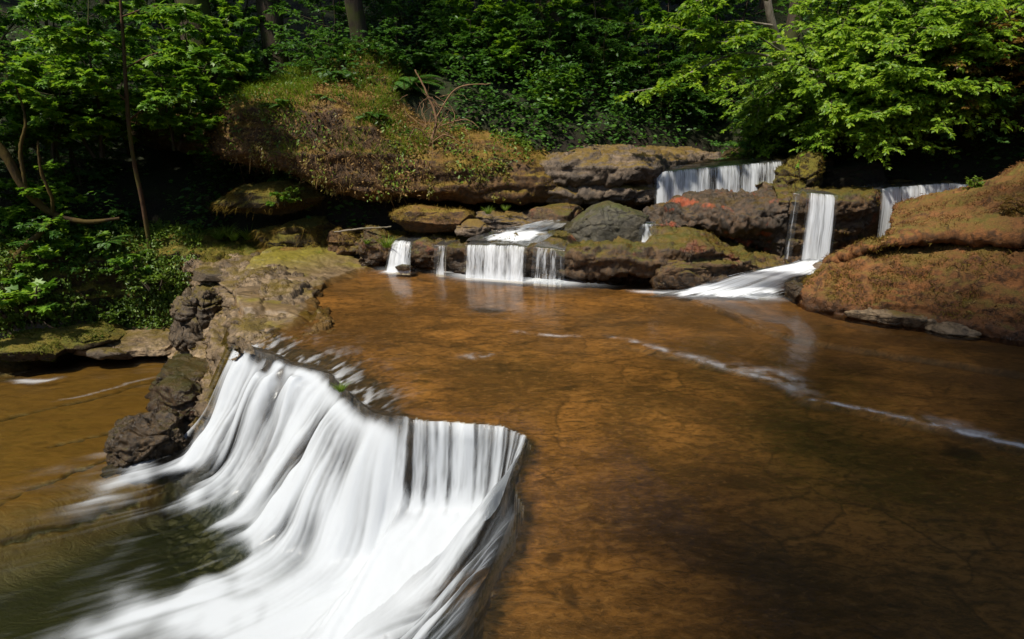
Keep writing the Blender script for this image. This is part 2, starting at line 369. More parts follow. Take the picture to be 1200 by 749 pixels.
def blur(a, n, it=2):
    for _ in range(it):
        for ax in (0, 1):
            c = np.cumsum(np.concatenate([np.repeat(a.take([0], ax), n + 1, ax), a, np.repeat(a.take([-1], ax), n, ax)], ax), ax)
            a = (c.take(range(2 * n + 1, c.shape[ax]), ax) - c.take(range(0, c.shape[ax] - 2 * n - 1), ax)) / (2 * n + 1)
    return a
lowg = low.reshape(NX, NY)
ZB = blur(ZL, 5, 2)
# sharp on the curtain, soft on the slopes
soft = np.interp(arc, [A1 - .3, A2 - .1, A2 + .1, A3 - .2, A3 + .05, A4], [1, .8, .25, .25, .9, 1]).reshape(NX, NY)
ZL = np.where(lowg, ZB * soft + ZL * (1 - soft), 0.0)
ZL = np.where(lowg & (dist.reshape(NX, NY) < .03) & (arc.reshape(NX, NY) > A0 - .3), np.maximum(ZL, -.03), ZL)

# ---- the stream lines of the falling water, and silky streaks drawn out along them
Zs = blur(ZL, 9, 2)
gx = np.gradient(Zs, axis=0) / np.gradient(XS)[:, None]; gy = np.gradient(Zs, axis=1) / np.gradient(YS)[None, :]
VX = -gx * 1.0 - 0.16; VY = -gy * 1.0 - 0.075
fan = np.arctan2(GY - 5.0, GX - 0.2)                   # water leaving the foot fans out down-valley
VX = VX + 0.05 * np.cos(fan); VY = VY + 0.05 * np.sin(fan)
vn = np.hypot(VX, VY) + 1e-6; VX /= vn; VY /= vn
VX = blur(VX, 4, 1); VY = blur(VY, 4, 1)
def streaks(noise, steps, h):
    acc = noise.copy(); wsum = 1.0
    for sg in (1, -1):
        x = GX.copy(); y = GY.copy()
        for k in range(steps):
            i = np.clip(np.searchsorted(XS, x), 0, NX - 1); j = np.clip(np.searchsorted(YS, y), 0, NY - 1)
            x = x + sg * h * VX[i, j]; y = y + sg * h * VY[i, j]
            wgt = 1 - k / steps
            i = np.clip(np.searchsorted(XS, x), 0, NX - 1); j = np.clip(np.searchsorted(YS, y), 0, NY - 1)
            acc += wgt * noise[i, j]; wsum += wgt
    return acc / wsum
rr = np.random.RandomState(3)
def std(a, m): return (a - a[m].mean()) / (a[m].std() + 1e-9)
fine = blur(rr.normal(size=(NX, NY)), 1, 1)
mid = nz2(7, 11, 3).reshape(NX, NY); big = nz2(2.4, 13, 3).reshape(NX, NY); blot = std(nz2(1.7, 15, 3).reshape(NX, NY), lowg)
S1 = std(streaks(fine, 30, .014), lowg); S2 = std(streaks(mid, 22, .02), lowg); S3 = std(streaks(big, 22, .03), lowg)
D_ = dist.reshape(NX, NY); ARC = arc.reshape(NX, NY); RUN = run.reshape(NX, NY)
# folds in the water, and the boulders it climbs over
onslope = (sstep(.03, .25, D_) * (1 - sstep(RUN * 1.0, RUN * 2.2, D_)))
bulge = np.zeros((NX, NY))
for px, py, z, rad, am in ((300, 500, -.75, .22, .13), (262, 520, -.95, .16, .08), (350, 515, -.8, .17, .12), (395, 560, -.8, .24, .13), (335, 585, -1.05, .2, .09), (430, 530, -.5, .16, .10), (360, 440, -.3, .14, .06), (460, 600, -.85, .25, .08), (540, 660, -.7, .2, .06)):
    c = U(px, py, z); bulge = np.maximum(bulge, am * np.exp(-((GX - c[0]) ** 2 + (GY - c[1]) ** 2) / rad ** 2))
ZL = ZL - lowg * np.interp(ARC, [A0 - .4, A0, A1, A2], [0, .11, .11, .0]) * np.exp(-(D_ / .45) ** 2)
FZ = (S2 * .016 + S3 * .024 + S1 * .002 + blot * .03) * onslope * lowg * (1 - .8 * sstep(.75, 1.15, D_ / RUN)) + bulge * lowg * sstep(.05, .3, D_) * (1 - sstep(.8, 1.1, D_ / RUN))
ZW = ZL + FZ * np.where((ARC > A2) & (ARC < A3) & (D_ < .3), .3, 1.0)
ZW = ZW + lowg * (S2 * .004 + S3 * .008 + S1 * .0004) * sstep(RUN, RUN * 1.8, D_) * np.exp(-np.maximum(D_ - RUN, 0) / 1.2)
# whiteness: share of air in the water
ARCW = ARC + .045 * S2 * sstep(0, .25, D_) + .05 * S3 * sstep(.1, .4, D_)
wet_from = sstep(A0 - .12, A0 + .14, ARCW)
rise = np.interp(ARC, [A0, A1, A2, A3, A3 + .1, A4, A4 + 1], [.06, .09, .06, .05, .07, .18, .26])
base = sstep(rise * .35, rise * 1.6, D_) * 1.0
foot = np.interp(ARC, [A0, A1, A2, A3, A4, A4 + 1.5], [.78, 1.08, 1.28, 1.30, 1.35, 1.3])
foot = foot + .05 * S3 + .14 * blot
decay = np.exp(-(np.maximum(D_ - foot, 0) / np.interp(ARC, [A0, A1, A2], [.34, .40, .46])) ** 1.1)
fb = base * decay
cloud = sstep(.7, 1.0, D_ / RUN) * np.exp(-np.maximum(D_ - foot, 0) / .2)
var = (1 - .6 * cloud) * sstep(.05, .3, D_)
fb = fb + var * (.12 + .88 * decay) * (.09 * S1 + .15 * S2 + .22 * S3 + .12 * blot) - .27 * onslope
curt = (ARC > A2) & (ARC < A3) & (D_ < .22)
cm = sstep(A2 - .10, A2 + .12, ARC) * (1 - sstep(A3 - .06, A3 + .02, ARC)) * (1 - sstep(.14, .26, D_)) * sstep(.0, .015, D_)
fb = fb * (1 - cm) + cm * (.46 + .34 * S1 + .16 * S2 + .5 * sstep(.10, .2, D_))
slick = sstep(A3 + .05, A4 + .2, ARC)                   # the glassy slide on the near side stays darker
fb = fb - slick * (.30 - .16 * S2 - .1 * S1) * (1 - sstep(.25, .8, D_))
for pts, wd, am in (([(347, 404, 0), (340, 425, -.2), (331, 450, -.45), (324, 480, -.75), (321, 510, -.95)], .075, 1.3), ([(300, 398, 0), (292, 415, -.2), (286, 432, -.45)], .05, .7), ([(338, 500, -.78), (346, 520, -.92)], .05, .8),
                    ([(452, 500, -.25), (446, 530, -.5), (440, 560, -.75)], .04, .5), ([(398, 452, -.15), (396, 478, -.4)], .04, .5)):
    L = resample(np.array([U(*p)[:2] for p in pts]), 40); dd, _, _ = near_line(P2 + wob * .8, L); fb = fb - am * np.exp(-(dd / wd) ** 2).reshape(NX, NY) * (1 + .3 * S2)
fb = fb + .45 * np.exp(-((ARC - A2) / .10) ** 2) * sstep(.06, .2, D_) * (1 - sstep(.5, .9, D_))
foam = sstep(.04, 1.02, fb) * lowg * wet_from
far_streak = np.clip(.0 + .11 * S1 + .07 * S2 + .09 * blot, 0, 1) * np.exp(-np.maximum(D_ - foot, 0) / np.interp(ARC, [A0, A1, A2], [.45, .8, .9])) * lowg * wet_from * sstep(.3, 1.0, D_)
foam = np.maximum(foam, far_streak * .8)

# ---- bed
deep = sstep(.25, 1.3, D_ - RUN * .9) * sstep(A0 + .05, A0 + .45, ARC)
pool_line = np.array([[-2.7, 5.95], [-3.4, 5.7], [-3.9, 5.35], [-4.4, 4.7], [-5.2, 4.15], [-7, 3.3]])
pd, _, ps = near_line(P2 + wob * 3, pool_line)
pool = np.where(ps > 0, sstep(-.10, .5, pd), sstep(.10, -.5, -pd) * 0)      # left of travel is towards the near side
pool = (np.where(ps > 0, 1.0, -1.0) * pd)
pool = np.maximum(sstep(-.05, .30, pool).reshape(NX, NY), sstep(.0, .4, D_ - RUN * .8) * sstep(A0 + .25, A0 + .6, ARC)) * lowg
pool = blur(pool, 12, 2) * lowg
rockn = nz2(4.0, 21, 5).reshape(NX, NY); rid = nz2(7.0, 23, 4, ridged=True).reshape(NX, NY)
slab = nz2(.8, 25, 5, 1.0, 1.5).reshape(NX, NY)
steep = sstep(.05, .3, D_) * (1 - sstep(RUN * 1.1, RUN * 1.6, D_))
ZLB = ZL + lowg * np.interp(ARC, [A0 - .4, A0, A1, A2], [0, .11, .11, .0]) * np.exp(-(D_ / .45) ** 2)
ZBED = np.where(lowg, ZLB - .055 - .02 * sstep(0, .15, D_) - steep * (.03 + .05 * np.abs(rockn) + .035 * np.maximum(rid, 0)), -.07 + .022 * slab + .008 * rockn)
ZBED = ZBED - pool * .45 * lowg
ZBED = np.where(lowg & (D_ > RUN * 1.4), np.maximum(ZBED, -2.1) + .02 * slab, ZBED)
# thin steps across the shelf: water slides over them
def pxline(pts, z=0.0, n=80): return resample(np.array([U(*p, z)[:2] for p in pts]), n)
step_a = pxline([(690, 392), (745, 402), (795, 414), (850, 428), (900, 441), (945, 466), (1000, 474), (1080, 493), (1150, 509), (1260, 535)])
step_b = pxline([(845, 362), (880, 378), (930, 394), (1010, 408), (1100, 422), (1260, 445)])
shelf = ~lowg
da, aa, sa = near_line(Q2, step_a); db, ab, sb = near_line(Q2, step_b)
da = (da * np.sign(sa)).reshape(NX, NY); db = (db * np.sign(sb)).reshape(NX, NY)
fade_a = np.interp(aa, [0, .8], [0, 1]).reshape(NX, NY)
ZBED = ZBED + shelf * (sstep(-.04, .04, da) * .05 * fade_a * np.exp(-np.maximum(da, 0) / .9) + sstep(-.03, .03, db) * .055 * np.exp(-np.maximum(db, 0) / .7))
# left shore of the shelf: bare rock rising out of the water
shore_line = np.array([[-2.66, 5.9], [-2.38, 6.3], [-2.34, 6.9], [-2.52, 7.5], [-2.55, 8.1], [-2.35, 8.7], [-2.0, 9.3], [-2.0, 11]])
sd_, _, ss = near_line(P2 + wob * 3.0, shore_line)
sdist = (sd_ * np.where(ss > 0, 1, -1)).reshape(NX, NY)
fract, fedge = cells(np.stack([P2[:, 0] * 1.7 + wob[:, 0] * 5, P2[:, 1] * 2.4 + wob[:, 1] * 5, np.zeros(len(P2))], 1), 5); fract = fract.reshape(NX, NY); fedge = fedge.reshape(NX, NY)
shore = sstep(-.10, .10, sdist) * shelf * (GX < -1.7) * sstep(5.3, 6.2, GY)
ZBED = ZBED + shore * (.065 + .07 * sstep(0, .8, sdist) + .03 * slab + .02 * rockn + (.09 * (fract - .45)) * sstep(0, .12, fedge) * sstep(.0, .25, sdist))
bankup = sstep(.1, 1.2, sdist) * shelf * sstep(8.0, 9.0, GY) * (GX < -2.2)
ZBED = ZBED + bankup * .13
lbank = shelf * (GX < -4.4)
ZBED = ZBED - shelf * 1.6 * sstep(-3.75, -4.2, GX) * sstep(6, 7, GY)
rbank = shelf * sstep(5.0, 6.2, GX); ZBED = ZBED + rbank * .6
lowshelf = lowg * (1 - pool) * sstep(.5, 1.0, D_)
# long bedding cracks of the lower shelf
cr = np.zeros((NX, NY))
for pts in ([(-5, 585), (60, 560), (120, 535), (165, 520), (185, 490)], [(-5, 612), (60, 590), (110, 573), (150, 560)], [(-5, 490), (80, 470), (150, 452), (220, 430)], [(60, 520), (120, 505), (190, 480)]):
    L = pxline(pts, -1.25, 40); dd, _, _ = near_line(P2 + wob * 2.2, L); cr = np.maximum(cr, np.exp(-(dd / .026) ** 2).reshape(NX, NY))
ZBED = ZBED - cr * .03 * lowg
for k, L in enumerate(([(470, 400), (560, 405), (640, 398)], [(560, 425), (640, 440)], [(650, 385), (740, 380)])):
    dd, _, _ = near_line(P2 + wob * 4, pxline(L, -.06, 30)); cr = np.maximum(cr, .6 * np.exp(-(dd / .03) ** 2).reshape(NX, NY) * shelf * (rockn > -.1))
cr = np.maximum(cr, shelf * np.clip(.75 + rockn * 1.6, 0, 1) * np.maximum(.85 * np.exp(-((db + .015) / .028) ** 2), .55 * fade_a * np.exp(-((da + .02) / .035) ** 2)))
for px, py, rx, ry, am in ((573, 362, .22, .10, .9), (1135, 530, .16, .10, .85), (630, 350, .2, .06, .5), (745, 378, .25, .05, .6), (300 + 360, 690, .05, .09, .6), (640, 655, .06, .05, .7), (705, 615, .12, .03, .5), (455, 405, .18, .10, .5), (520, 455, .12, .05, .45)):
    c = U(px, py, -.06); wq = wob.reshape(NX, NY, 2) * 3; cr = np.maximum(cr, shelf * am * sstep(1.2, .5, np.hypot((GX + wq[..., 0] - c[0]) / rx, (GY + wq[..., 1] - c[1]) / ry)))
A_edge = np.where(lowg, 1 - sstep(RUN * .95, RUN * 1.5, D_) * (1 - slick * .3), np.exp(-D_ / np.interp(ARC, [A0 - .3, A0, A1, A2], [.08, .24, .26, .09])) * np.interp(ARC, [A0 - .5, A0, A1, A2 + .1, A3, A4, A4 + 2], [.3, 1.7, 1.7, 1.3, 1.1, 1.3, 1.1]))
A_edge = np.where(lowg & (ARC < A0 - .1), np.minimum(A_edge, .55), A_edge)
rim_d = -np.interp(ARC, [A0 - .4, A0, A1, A2], [0, .11, .11, .0]) * np.where(lowg, np.exp(-(D_ / .45) ** 2), np.exp(-(D_ / .22) ** 1.5))
ZBED = ZBED + rim_d
ridge, _, _ = near_line(P2 + wob * .9, resample(np.array([U(*p)[:2] for p in ((349, 402, 0), (340, 425, -.2), (331, 450, -.45), (324, 480, -.75), (321, 505, -.93))]), 40))
ZBED = ZBED + lowg * (.13 + .03 * rockn) * np.exp(-(ridge.reshape(NX, NY) / .07) ** 2) * sstep(0, .12, D_)
Vbed = np.stack([GX.ravel(), GY.ravel(), ZBED.ravel()], 1)
Qg = grid_quads(NX, NY)
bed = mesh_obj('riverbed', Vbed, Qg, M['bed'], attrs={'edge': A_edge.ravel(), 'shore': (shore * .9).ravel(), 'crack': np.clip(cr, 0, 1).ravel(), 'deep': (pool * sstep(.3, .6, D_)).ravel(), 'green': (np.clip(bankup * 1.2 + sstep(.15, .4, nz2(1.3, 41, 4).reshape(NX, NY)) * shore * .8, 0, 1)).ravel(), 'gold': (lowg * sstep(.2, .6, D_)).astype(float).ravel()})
tag(bed, 'flat brown sandstone creek bed under shallow water', kind='structure')

# ---- water of the upper shelf, with white ripples where it crosses the steps and under the far falls
up_foam = np.zeros((NX, NY))
def add_foam(pts, width, amt, z=0.0, jitter=1.5, taper=True):
    L = pxline(pts, z, 60); dd, ar, _ = near_line(P2 + wob * jitter, L); tt = ar / ar.max()
    f = amt * np.exp(-(dd / width) ** 2) * (np.minimum(1, 4 * np.minimum(tt, 1 - tt) + .15) if taper else 1)
    return f.reshape(NX, NY)
strk = std(blur(rr.normal(size=(NX, NY)), 2, 1), shelf)
for pts, wd, am in (([(785, 411), (850, 430), (905, 446), (945, 467)], .06, .32), ([(940, 466), (985, 473), (1050, 487)], .022, .5), ([(1040, 486), (1100, 499), (1150, 511), (1260, 536)], .03, .48),
                    ([(850, 428), (915, 440), (950, 462)], .09, .28), ([(1070, 492), (1120, 500), (1180, 515)], .08, .25), ([(700, 392), (760, 404), (800, 416)], .04, .3),
                    ([(600, 388), (650, 393), (680, 392)], .04, .25), ([(540, 418), (580, 416)], .06, .3)):
    up_foam = np.maximum(up_foam, add_foam(pts, wd, am) * np.clip(.7 + .5 * mid * 4 + .2 * strk + .3 * big * 4, .05, 1.3))
for pts, wd, am in (([(530, 321), (580, 324), (640, 328), (690, 331)], .22, 1.1), ([(470, 318), (455, 316)], .16, 1.0), ([(515, 318), (540, 319)], .10, .5), ([(770, 343), (830, 345), (890, 346), (910, 350)], .11, 1.1), ([(740, 341), (800, 344)], .06, .6)):
    up_foam = np.maximum(up_foam, add_foam(pts, wd, am, jitter=1.0))
edgew = np.exp(-D_ / .13) * np.interp(ARC, [A0, A0 + .3, A1, A2], [.2, .6, .5, .0], left=0, right=0) * np.clip(-.1 + .35 * S1 + mid * 3, 0, 1)
up_foam = np.clip(np.maximum(up_foam, edgew), 0, 1)
ripple = nz2(2.2, 31, 3, 1, .6).reshape(NX, NY) * .004
lipfall = -np.interp(ARC, [A0 - .4, A0, A1, A2], [0, .11, .11, .0]) * np.exp(-(D_ / .22) ** 1.5)
ZUP = ripple * shelf - .015 * np.exp(-D_ / .06) + lipfall + shelf * .004 * S1 * (lipfall < -.01) + shelf * sstep(-.05, .05, da) * .005 * fade_a * np.exp(-np.maximum(da, 0) / .6)
keep = (shelf | (D_ < .03)) & (GX > -3.2) & (GX < 7) & (GY > -3.9) & (shore < .95)
V, Q, used = submesh(np.stack([GX.ravel(), GY.ravel(), ZUP.ravel()], 1), Qg, keep.ravel())
o = mesh_obj('water', V, Q, M['upper_water'], attrs={'foam': up_foam.ravel()[used]})
tag(o, 'shallow amber creek water sliding over the upper rock shelf', kind='structure')
# ---- the falling sheet in front, and the pool it feeds (they meet at the foot line)
isfall = lowg & (ARCW > A0 - .12) & (D_ < np.maximum(RUN * 1.25, foot * .95))
WV = np.stack([GX.ravel(), GY.ravel(), ZW.ravel()], 1)
is_f = isfall.ravel()[Qg].all(1); is_r = (lowg & (D_ > .12)).ravel()[Qg].all(1) & ~is_f
V, Q, used = submesh(WV, Qg[is_f], np.ones(NX * NY, bool))
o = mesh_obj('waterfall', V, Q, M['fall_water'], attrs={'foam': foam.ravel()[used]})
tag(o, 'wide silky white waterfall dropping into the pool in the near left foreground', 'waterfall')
V, Q, used = submesh(WV, Qg[is_r], np.ones(NX * NY, bool))
trick = np.zeros((NX, NY))
for pts, wd, am in (([(15, 443), (45, 446), (70, 441)], .05, .6), ([(60, 470), (120, 456), (190, 437)], .02, .2)):
    trick = np.maximum(trick, add_foam(pts, wd, am, z=-1.2))
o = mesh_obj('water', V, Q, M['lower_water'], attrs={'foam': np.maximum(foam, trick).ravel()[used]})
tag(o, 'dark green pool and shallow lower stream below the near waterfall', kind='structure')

# ------------------------------------------------------------------ the valley sides
def hill(x, y):
    """height of the forest floor behind and beside the creek"""
    x = np.asarray(x, float); y = np.asarray(y, float)
    front = np.interp(x, [-20, -9, -6.5, -4.2, -3.4, -1, 1, 4.2, 5.5, 9, 20], [7.5, 9.2, 10.2, 10.9, 10.6, 10.3, 10.3, 12.5, 10.5, 8.6, 5])
    z0 = np.interp(x, [-20, -6, -4.2, -3.2, -1, 1, 4.2, 5.5, 8, 20], [.2, .2, .3, 1.9, 1.5, 1.3, 1.2, 1.1, 1.3, 1.5])
    d = y - front
    up = np.interp(d, [-1, 0, .6, 2.5, 8, 60], [0, .1, .8, 1.6, 4.2, 34])
    side = np.maximum(np.abs(x + .5) - 11, 0) * .75 * sstep(-6, 6, y)
    back = np.maximum(-6 - y, 0) * .35
    z = z0 * sstep(-.8, .1, d) + np.where(d > -1, up, 0) + side + back
    q = np.stack([x.ravel() * .35, y.ravel() * .35, np.zeros(x.size)], 1)
    return z + (fbm(q, 4) * .55).reshape(x.shape) * sstep(-.3, 1.5, d)
hx = axis([(-70, 3), (-20, .5), (-10, .2), (10, .5), (20, 3), (70, None)]); hy = axis([(-60, 3), (-6, .5), (7, .15), (16, .5), (30, 2), (75, None)])
HX, HY = np.meshgrid(hx, hy, indexing='ij')
HZ = hill(HX, HY)
covered = (HX > -13.5) & (HX < 9.5) & (HY > -3.5) & (HY < 10.5)
HZ = np.where(covered & (HZ < .35), -2.6, HZ) - np.where(covered, 0, .25) * (HZ < .35)
o = mesh_obj('hillside', np.stack([HX.ravel(), HY.ravel(), HZ.ravel()], 1), grid_quads(len(hx), len(hy)), M['soil'])
tag(o, 'dark wooded valley slope rising behind the creek', kind='structure')

# ------------------------------------------------------------------ rock: ledges swept along the valley, boulders, falls
def normals_grid(Pg):
    du = np.gradient(Pg, axis=0); dv = np.gradient(Pg, axis=1)
    n = np.cross(du, dv); return n / (np.linalg.norm(n, axis=2, keepdims=True) + 1e-9)
def roughen(P, N, amp=1.0, seed=0, strata=0.0, big=.10, mid=.045, small=.014, block=.09, bs=2.6, bz=1.7):
    q = P + seed * 5.13
    d = big * fbm(q * 1.1, 3) + mid * fbm(q * 3.6, 4, ridged=True) + small * fbm(q * 13, 4)
    if strata:
        lay = fbm(np.stack([q[:, 0] * .5, q[:, 1] * .5, q[:, 2] * 9 + .5 * fbm(q * 1.5, 2)], 1), 3)
        d = d + strata * np.tanh(lay * 5)
    if block:
        w_ = P + .10 * np.stack([fbm(q * 2.2 + 3, 2), fbm(q * 2.2 + 11, 2), fbm(q * 2.2 + 19, 2)], 1)
        for sc_, am in ((bs, block), (bs * 2.7, block * .42)):
            v, e = cells(w_ * [sc_, sc_, sc_ * bz], int(seed)); d = d + am * (v - .5) * sstep(0, .06, e) - am * .4 * (1 - sstep(0, .07, e))
    return P + N * (d * amp)[:, None]
def ledge(name, label, st, mat, step=.03, amp=1.0, seed=1, strata=.03, cat='rock ledge', keep_shape=None, **kw):
    """st: stations (x, y, profile of (outward, z)); outward is the side that faces the creek"""
    base = np.array([s[:2] for s in st], float); npf = len(st[0][2])
    prof = np.array([s[2] for s in st], float)                         # S, npf, 2
    flat = np.concatenate([base, prof.reshape(len(st), -1)], 1)
    L = np.hypot(*np.diff(base, axis=0).T).sum(); nu = int(L / step) + 2
    # arc length over xy only
    d = np.r_[0, np.cumsum(np.hypot(*np.diff(base, axis=0).T))]
    E = np.linspace(0, d[-1], nu); F = np.stack([np.interp(E, d, flat[:, k]) for k in range(flat.shape[1])], 1)
    k = max(2, int(.25 / step)); ker = np.hanning(2 * k + 1); ker /= ker.sum()
    F = np.stack([np.convolve(np.pad(F[:, c], k, mode='reflect', reflect_type='odd'), ker, 'valid') for c in range(F.shape[1])], 1)
    tang = np.gradient(F[:, :2], axis=0); tang /= np.hypot(*tang.T)[:, None]
    out = np.stack([tang[:, 1], -tang[:, 0]], 1)
    pl = np.mean([np.hypot(*np.diff(p, axis=0).T).sum() for p in prof]); nv = int(pl / step) + 2
    pr = F[:, 2:].reshape(nu, npf, 2)
    dd = np.r_[0, np.cumsum(np.hypot(*np.diff(pr.mean(0), axis=0).T))]; tv = np.linspace(0, dd[-1], nv)
    O = np.stack([np.interp(tv, dd, pr[i, :, 0]) for i in range(nu)]); Z = np.stack([np.interp(tv, dd, pr[i, :, 1]) for i in range(nu)])
    k2 = 2; kz = np.hanning(2 * k2 + 3)[1:-1]; kz /= kz.sum()
    sm = lambda A: np.stack([np.convolve(np.pad(a, k2, mode='edge'), kz, 'valid') for a in A])
    O, Z = sm(O), sm(Z)
    P = np.stack([F[:, 0:1] + out[:, 0:1] * O, F[:, 1:2] + out[:, 1:2] * O, Z], -1)
    N = normals_grid(P)
    V = roughen(P.reshape(-1, 3), N.reshape(-1, 3), amp, seed, strata, **{'bz': 3.4, **kw})
    Vg = V.reshape(nu, nv, 3)
    ob = mesh_obj(name, V, grid_quads(nu, nv), mat)
    tag(ob, label, cat)
    return ob, Vg, normals_grid(Vg)
def unit3(v): return v / np.linalg.norm(v)
def boulder(name, label, px, py, y, wpx, hpx, depth, mat, e=.75, rz=0.0, tilt=0.0, seed=1, amp=1.0, n=44, cat='rock', sink=0.0, group=None, strata=0.0, **kw):
    c = D(px, py, y); m = np.linalg.norm(c - [0, 0, EYE]) / np.linalg.norm(ray(px, py)) / FOC   # metres per photo pixel
    dim = np.array([wpx * m / 2, depth / 2, hpx * m / 2 + sink])
    g = np.linspace(-1, 1, n); a, b = np.meshgrid(np.tan(g * math.pi / 4), np.tan(g * math.pi / 4), indexing='ij')
    faces = []; Vs = []; k = 0
    for ax in range(3):
        for sg in (1, -1):
            p = np.empty((n, n, 3)); p[..., ax] = sg; p[..., (ax + 1) % 3] = a; p[..., (ax + 2) % 3] = b * sg
            Vs.append(p.reshape(-1, 3)); faces.append(grid_quads(n, n) + k); k += n * n
    V = np.vstack(Vs); V /= np.linalg.norm(V, axis=1)[:, None]
    Q = np.vstack(faces)
    key = np.round(V, 4); _, first, inv = np.unique(key, axis=0, return_index=True, return_inverse=True)   # weld the seams
    V = V[first]; Q = inv.reshape(-1)[Q]
    W = np.sign(V) * np.abs(V) ** e; W /= (np.abs(V) ** 2).sum(1, keepdims=True)
    N = V.copy()
    rs = np.random.RandomState(seed * 13 + 1)
    for _ in range(16):                                  # split faces: points beyond a plane fall back onto it
        pn = unit3(rs.normal(size=3)); h = rs.uniform(.66, .90) * (np.abs(W) @ np.abs(pn) * 0 + np.max(W @ pn)); ex = np.maximum(W @ pn - h, 0); W = W - (ex * .88)[:, None] * pn
    P = W * dim
    ct, stt = math.cos(tilt), math.sin(tilt); P = P @ np.array([[ct, 0, stt], [0, 1, 0], [-stt, 0, ct]])
    cr_, sr = math.cos(rz), math.sin(rz); R = np.array([[cr_, sr, 0], [-sr, cr_, 0], [0, 0, 1]]); P = P @ R; N = N @ R
    sc = min(1.0, dim.min() * 3.2)
    V = roughen(P + c - [0, 0, sink], N, amp * sc, seed, strata, **kw)
    V = V - c
    ob = mesh_obj(name, V, Q, mat); ob.location = tuple(c)
    tag(ob, label, cat, group); BO[seed] = (V + c, N)
    return ob

BO = {}
def st_px(px, y): return tuple(D(px, 300, y)[:2])
# --- first step: wet mossy ledge across the creek
def pf1(zt, under=.12, f=.06): return [(-.5, -.15), (-under - .05, -.12), (-under, .06), (f - .03, .13), (f, zt - .14), (-.03, zt), (-.45, zt + .02), (-1.2, zt + .05), (-2.4, zt + .1)]
def ub(px, py): return tuple(U(px, py)[:2])
lower_ledge, LLg, LLn = ledge('rock_ledge', 'low wet mossy rock ledge across the creek behind the wide central fall',
    [(*ub(405, 304), pf1(.30)), (*ub(450, 312), pf1(.36)), (*ub(500, 315), pf1(.40, .05)), (*ub(545, 320), pf1(.43, .0)), (*ub(600, 324), pf1(.45, 0)), (*ub(665, 329), pf1(.47, .02)),
     (*ub(700, 333), pf1(.50, .25, .1)), (*ub(740, 336), pf1(.52, .3, .1)), (*ub(790, 337), pf1(.54, .22, .06)), (*ub(840, 341), pf1(.52, .1, .0)), (*ub(890, 341), pf1(.30, .0, -.1)), (*ub(960, 342), pf1(.14)), (*ub(1030, 338), pf1(.1))],
    M['lower_ledge'], step=.022, seed=2, strata=.03, amp=1.0, mid=.05, small=.02)
# --- second step: dark rounded rock with a red crust, then the wall behind the tall right fall
def pf2(zt, zb=.42, b=.12): return [(-.6, zb - .1), (-.3, zb), (-.22, zb + .14), (b - .05, zb + .24), (b, zt - .28), (-.03, zt - .06), (-.3, zt), (-.8, zt + .02), (-1.9, zt + .03)]
def pf2w(zt): return [(-.4, -.3), (-.15, -.1), (-.12, .2), (-.1, .6), (-.02, zt - .2), (.03, zt - .05), (-.04, zt), (-.6, zt + .01), (-2.2, zt + .02)]
mid_ledge, MLg, MLn = ledge('rock_ledge', 'dark knobbly rock mass with red crust in front of the upper fall',
    [(*st_px(752, 9.3), pf2(.85)), (*st_px(775, 8.9), pf2(.92)), (*st_px(810, 8.7), pf2(.98)), (*st_px(860, 8.55), pf2(1.01)), (*st_px(900, 8.45), pf2(1.03, .42, .02)), (*st_px(916, 8.35), pf2w(1.06))],
    M['boulder_red'], step=.018, seed=5, strata=.0, amp=1.2, mid=.07, small=.045, block=.05)
wall_ledge, WLg, WLn = ledge('rock_ledge', 'dark wet rock wall behind the tall narrow right fall',
    [(*st_px(905, 8.40), pf2w(1.11)), (*st_px(930, 8.32), pf2w(1.12)), (*st_px(975, 8.28), pf2w(1.12)), (*st_px(1008, 8.45), pf2w(1.13)), (*st_px(1022, 9.05), pf2w(1.14)), (*st_px(1065, 9.15), pf2w(1.15)), (*st_px(1130, 9.1), pf2w(1.16)), (*st_px(1230, 8.9), pf2w(1.2))],
    M['lower_ledge'], step=.025, seed=8, strata=.03, amp=.8)
# --- third step: the mossy cliff, undercut; the grey cracked ledge; the lip of the upper fall
def pf3(zl, zt, f=0.0): return [(-1.5, .0), (-1.45, .35), (-1.25, zl - .25), (-.8, zl - .06), (-.1, zl), (f + .04, zl + .12), (f, (zl + zt) / 2), (-.12, zt - .16), (-.4, zt), (-1.2, zt + .16), (-2.6, zt + .9)]
cliff, CLg, CLn = ledge('mossy_cliff', 'undercut mossy sandstone cliff hung with dry grass above the left cave',
    [(*st_px(170, 12.2), pf3(1.7, 2.3)), (*st_px(235, 11.2), pf3(1.65, 2.35)), (*st_px(292, 9.8), pf3(1.5, 2.42)), (*st_px(345, 9.5), pf3(1.34, 2.45)), (*st_px(400, 9.38), pf3(1.08, 2.4)), (*st_px(440, 9.3), pf3(.95, 2.15)), (*st_px(490, 9.32), pf3(1.0, 1.86)),
     (*st_px(560, 9.38), pf3(.96, 1.72)), (*st_px(620, 9.45), pf3(.92, 1.66)), (*st_px(652, 9.6), pf3(.90, 1.58)), (*st_px(675, 9.9), pf3(.90, 1.5))],
    M['mossy_cliff'], step=.028, seed=11, strata=.02, cat='cliff', amp=1.0, big=.13, block=.05, bs=1.3)
def pf4(z=0.0): return [(-.9, .4), (-.55, .62), (-.3, .84), (-.04, .90), (.02, .99), (.0, 1.1 + z), (-.07, 1.14 + z), (-.3, 1.16 + z), (-.3, 1.20 + z), (-.03, 1.22 + z), (.03, 1.32 + z), (0, 1.48 + z), (-.14, 1.58 + z), (-.6, 1.62 + z), (-2, 1.66 + z)]
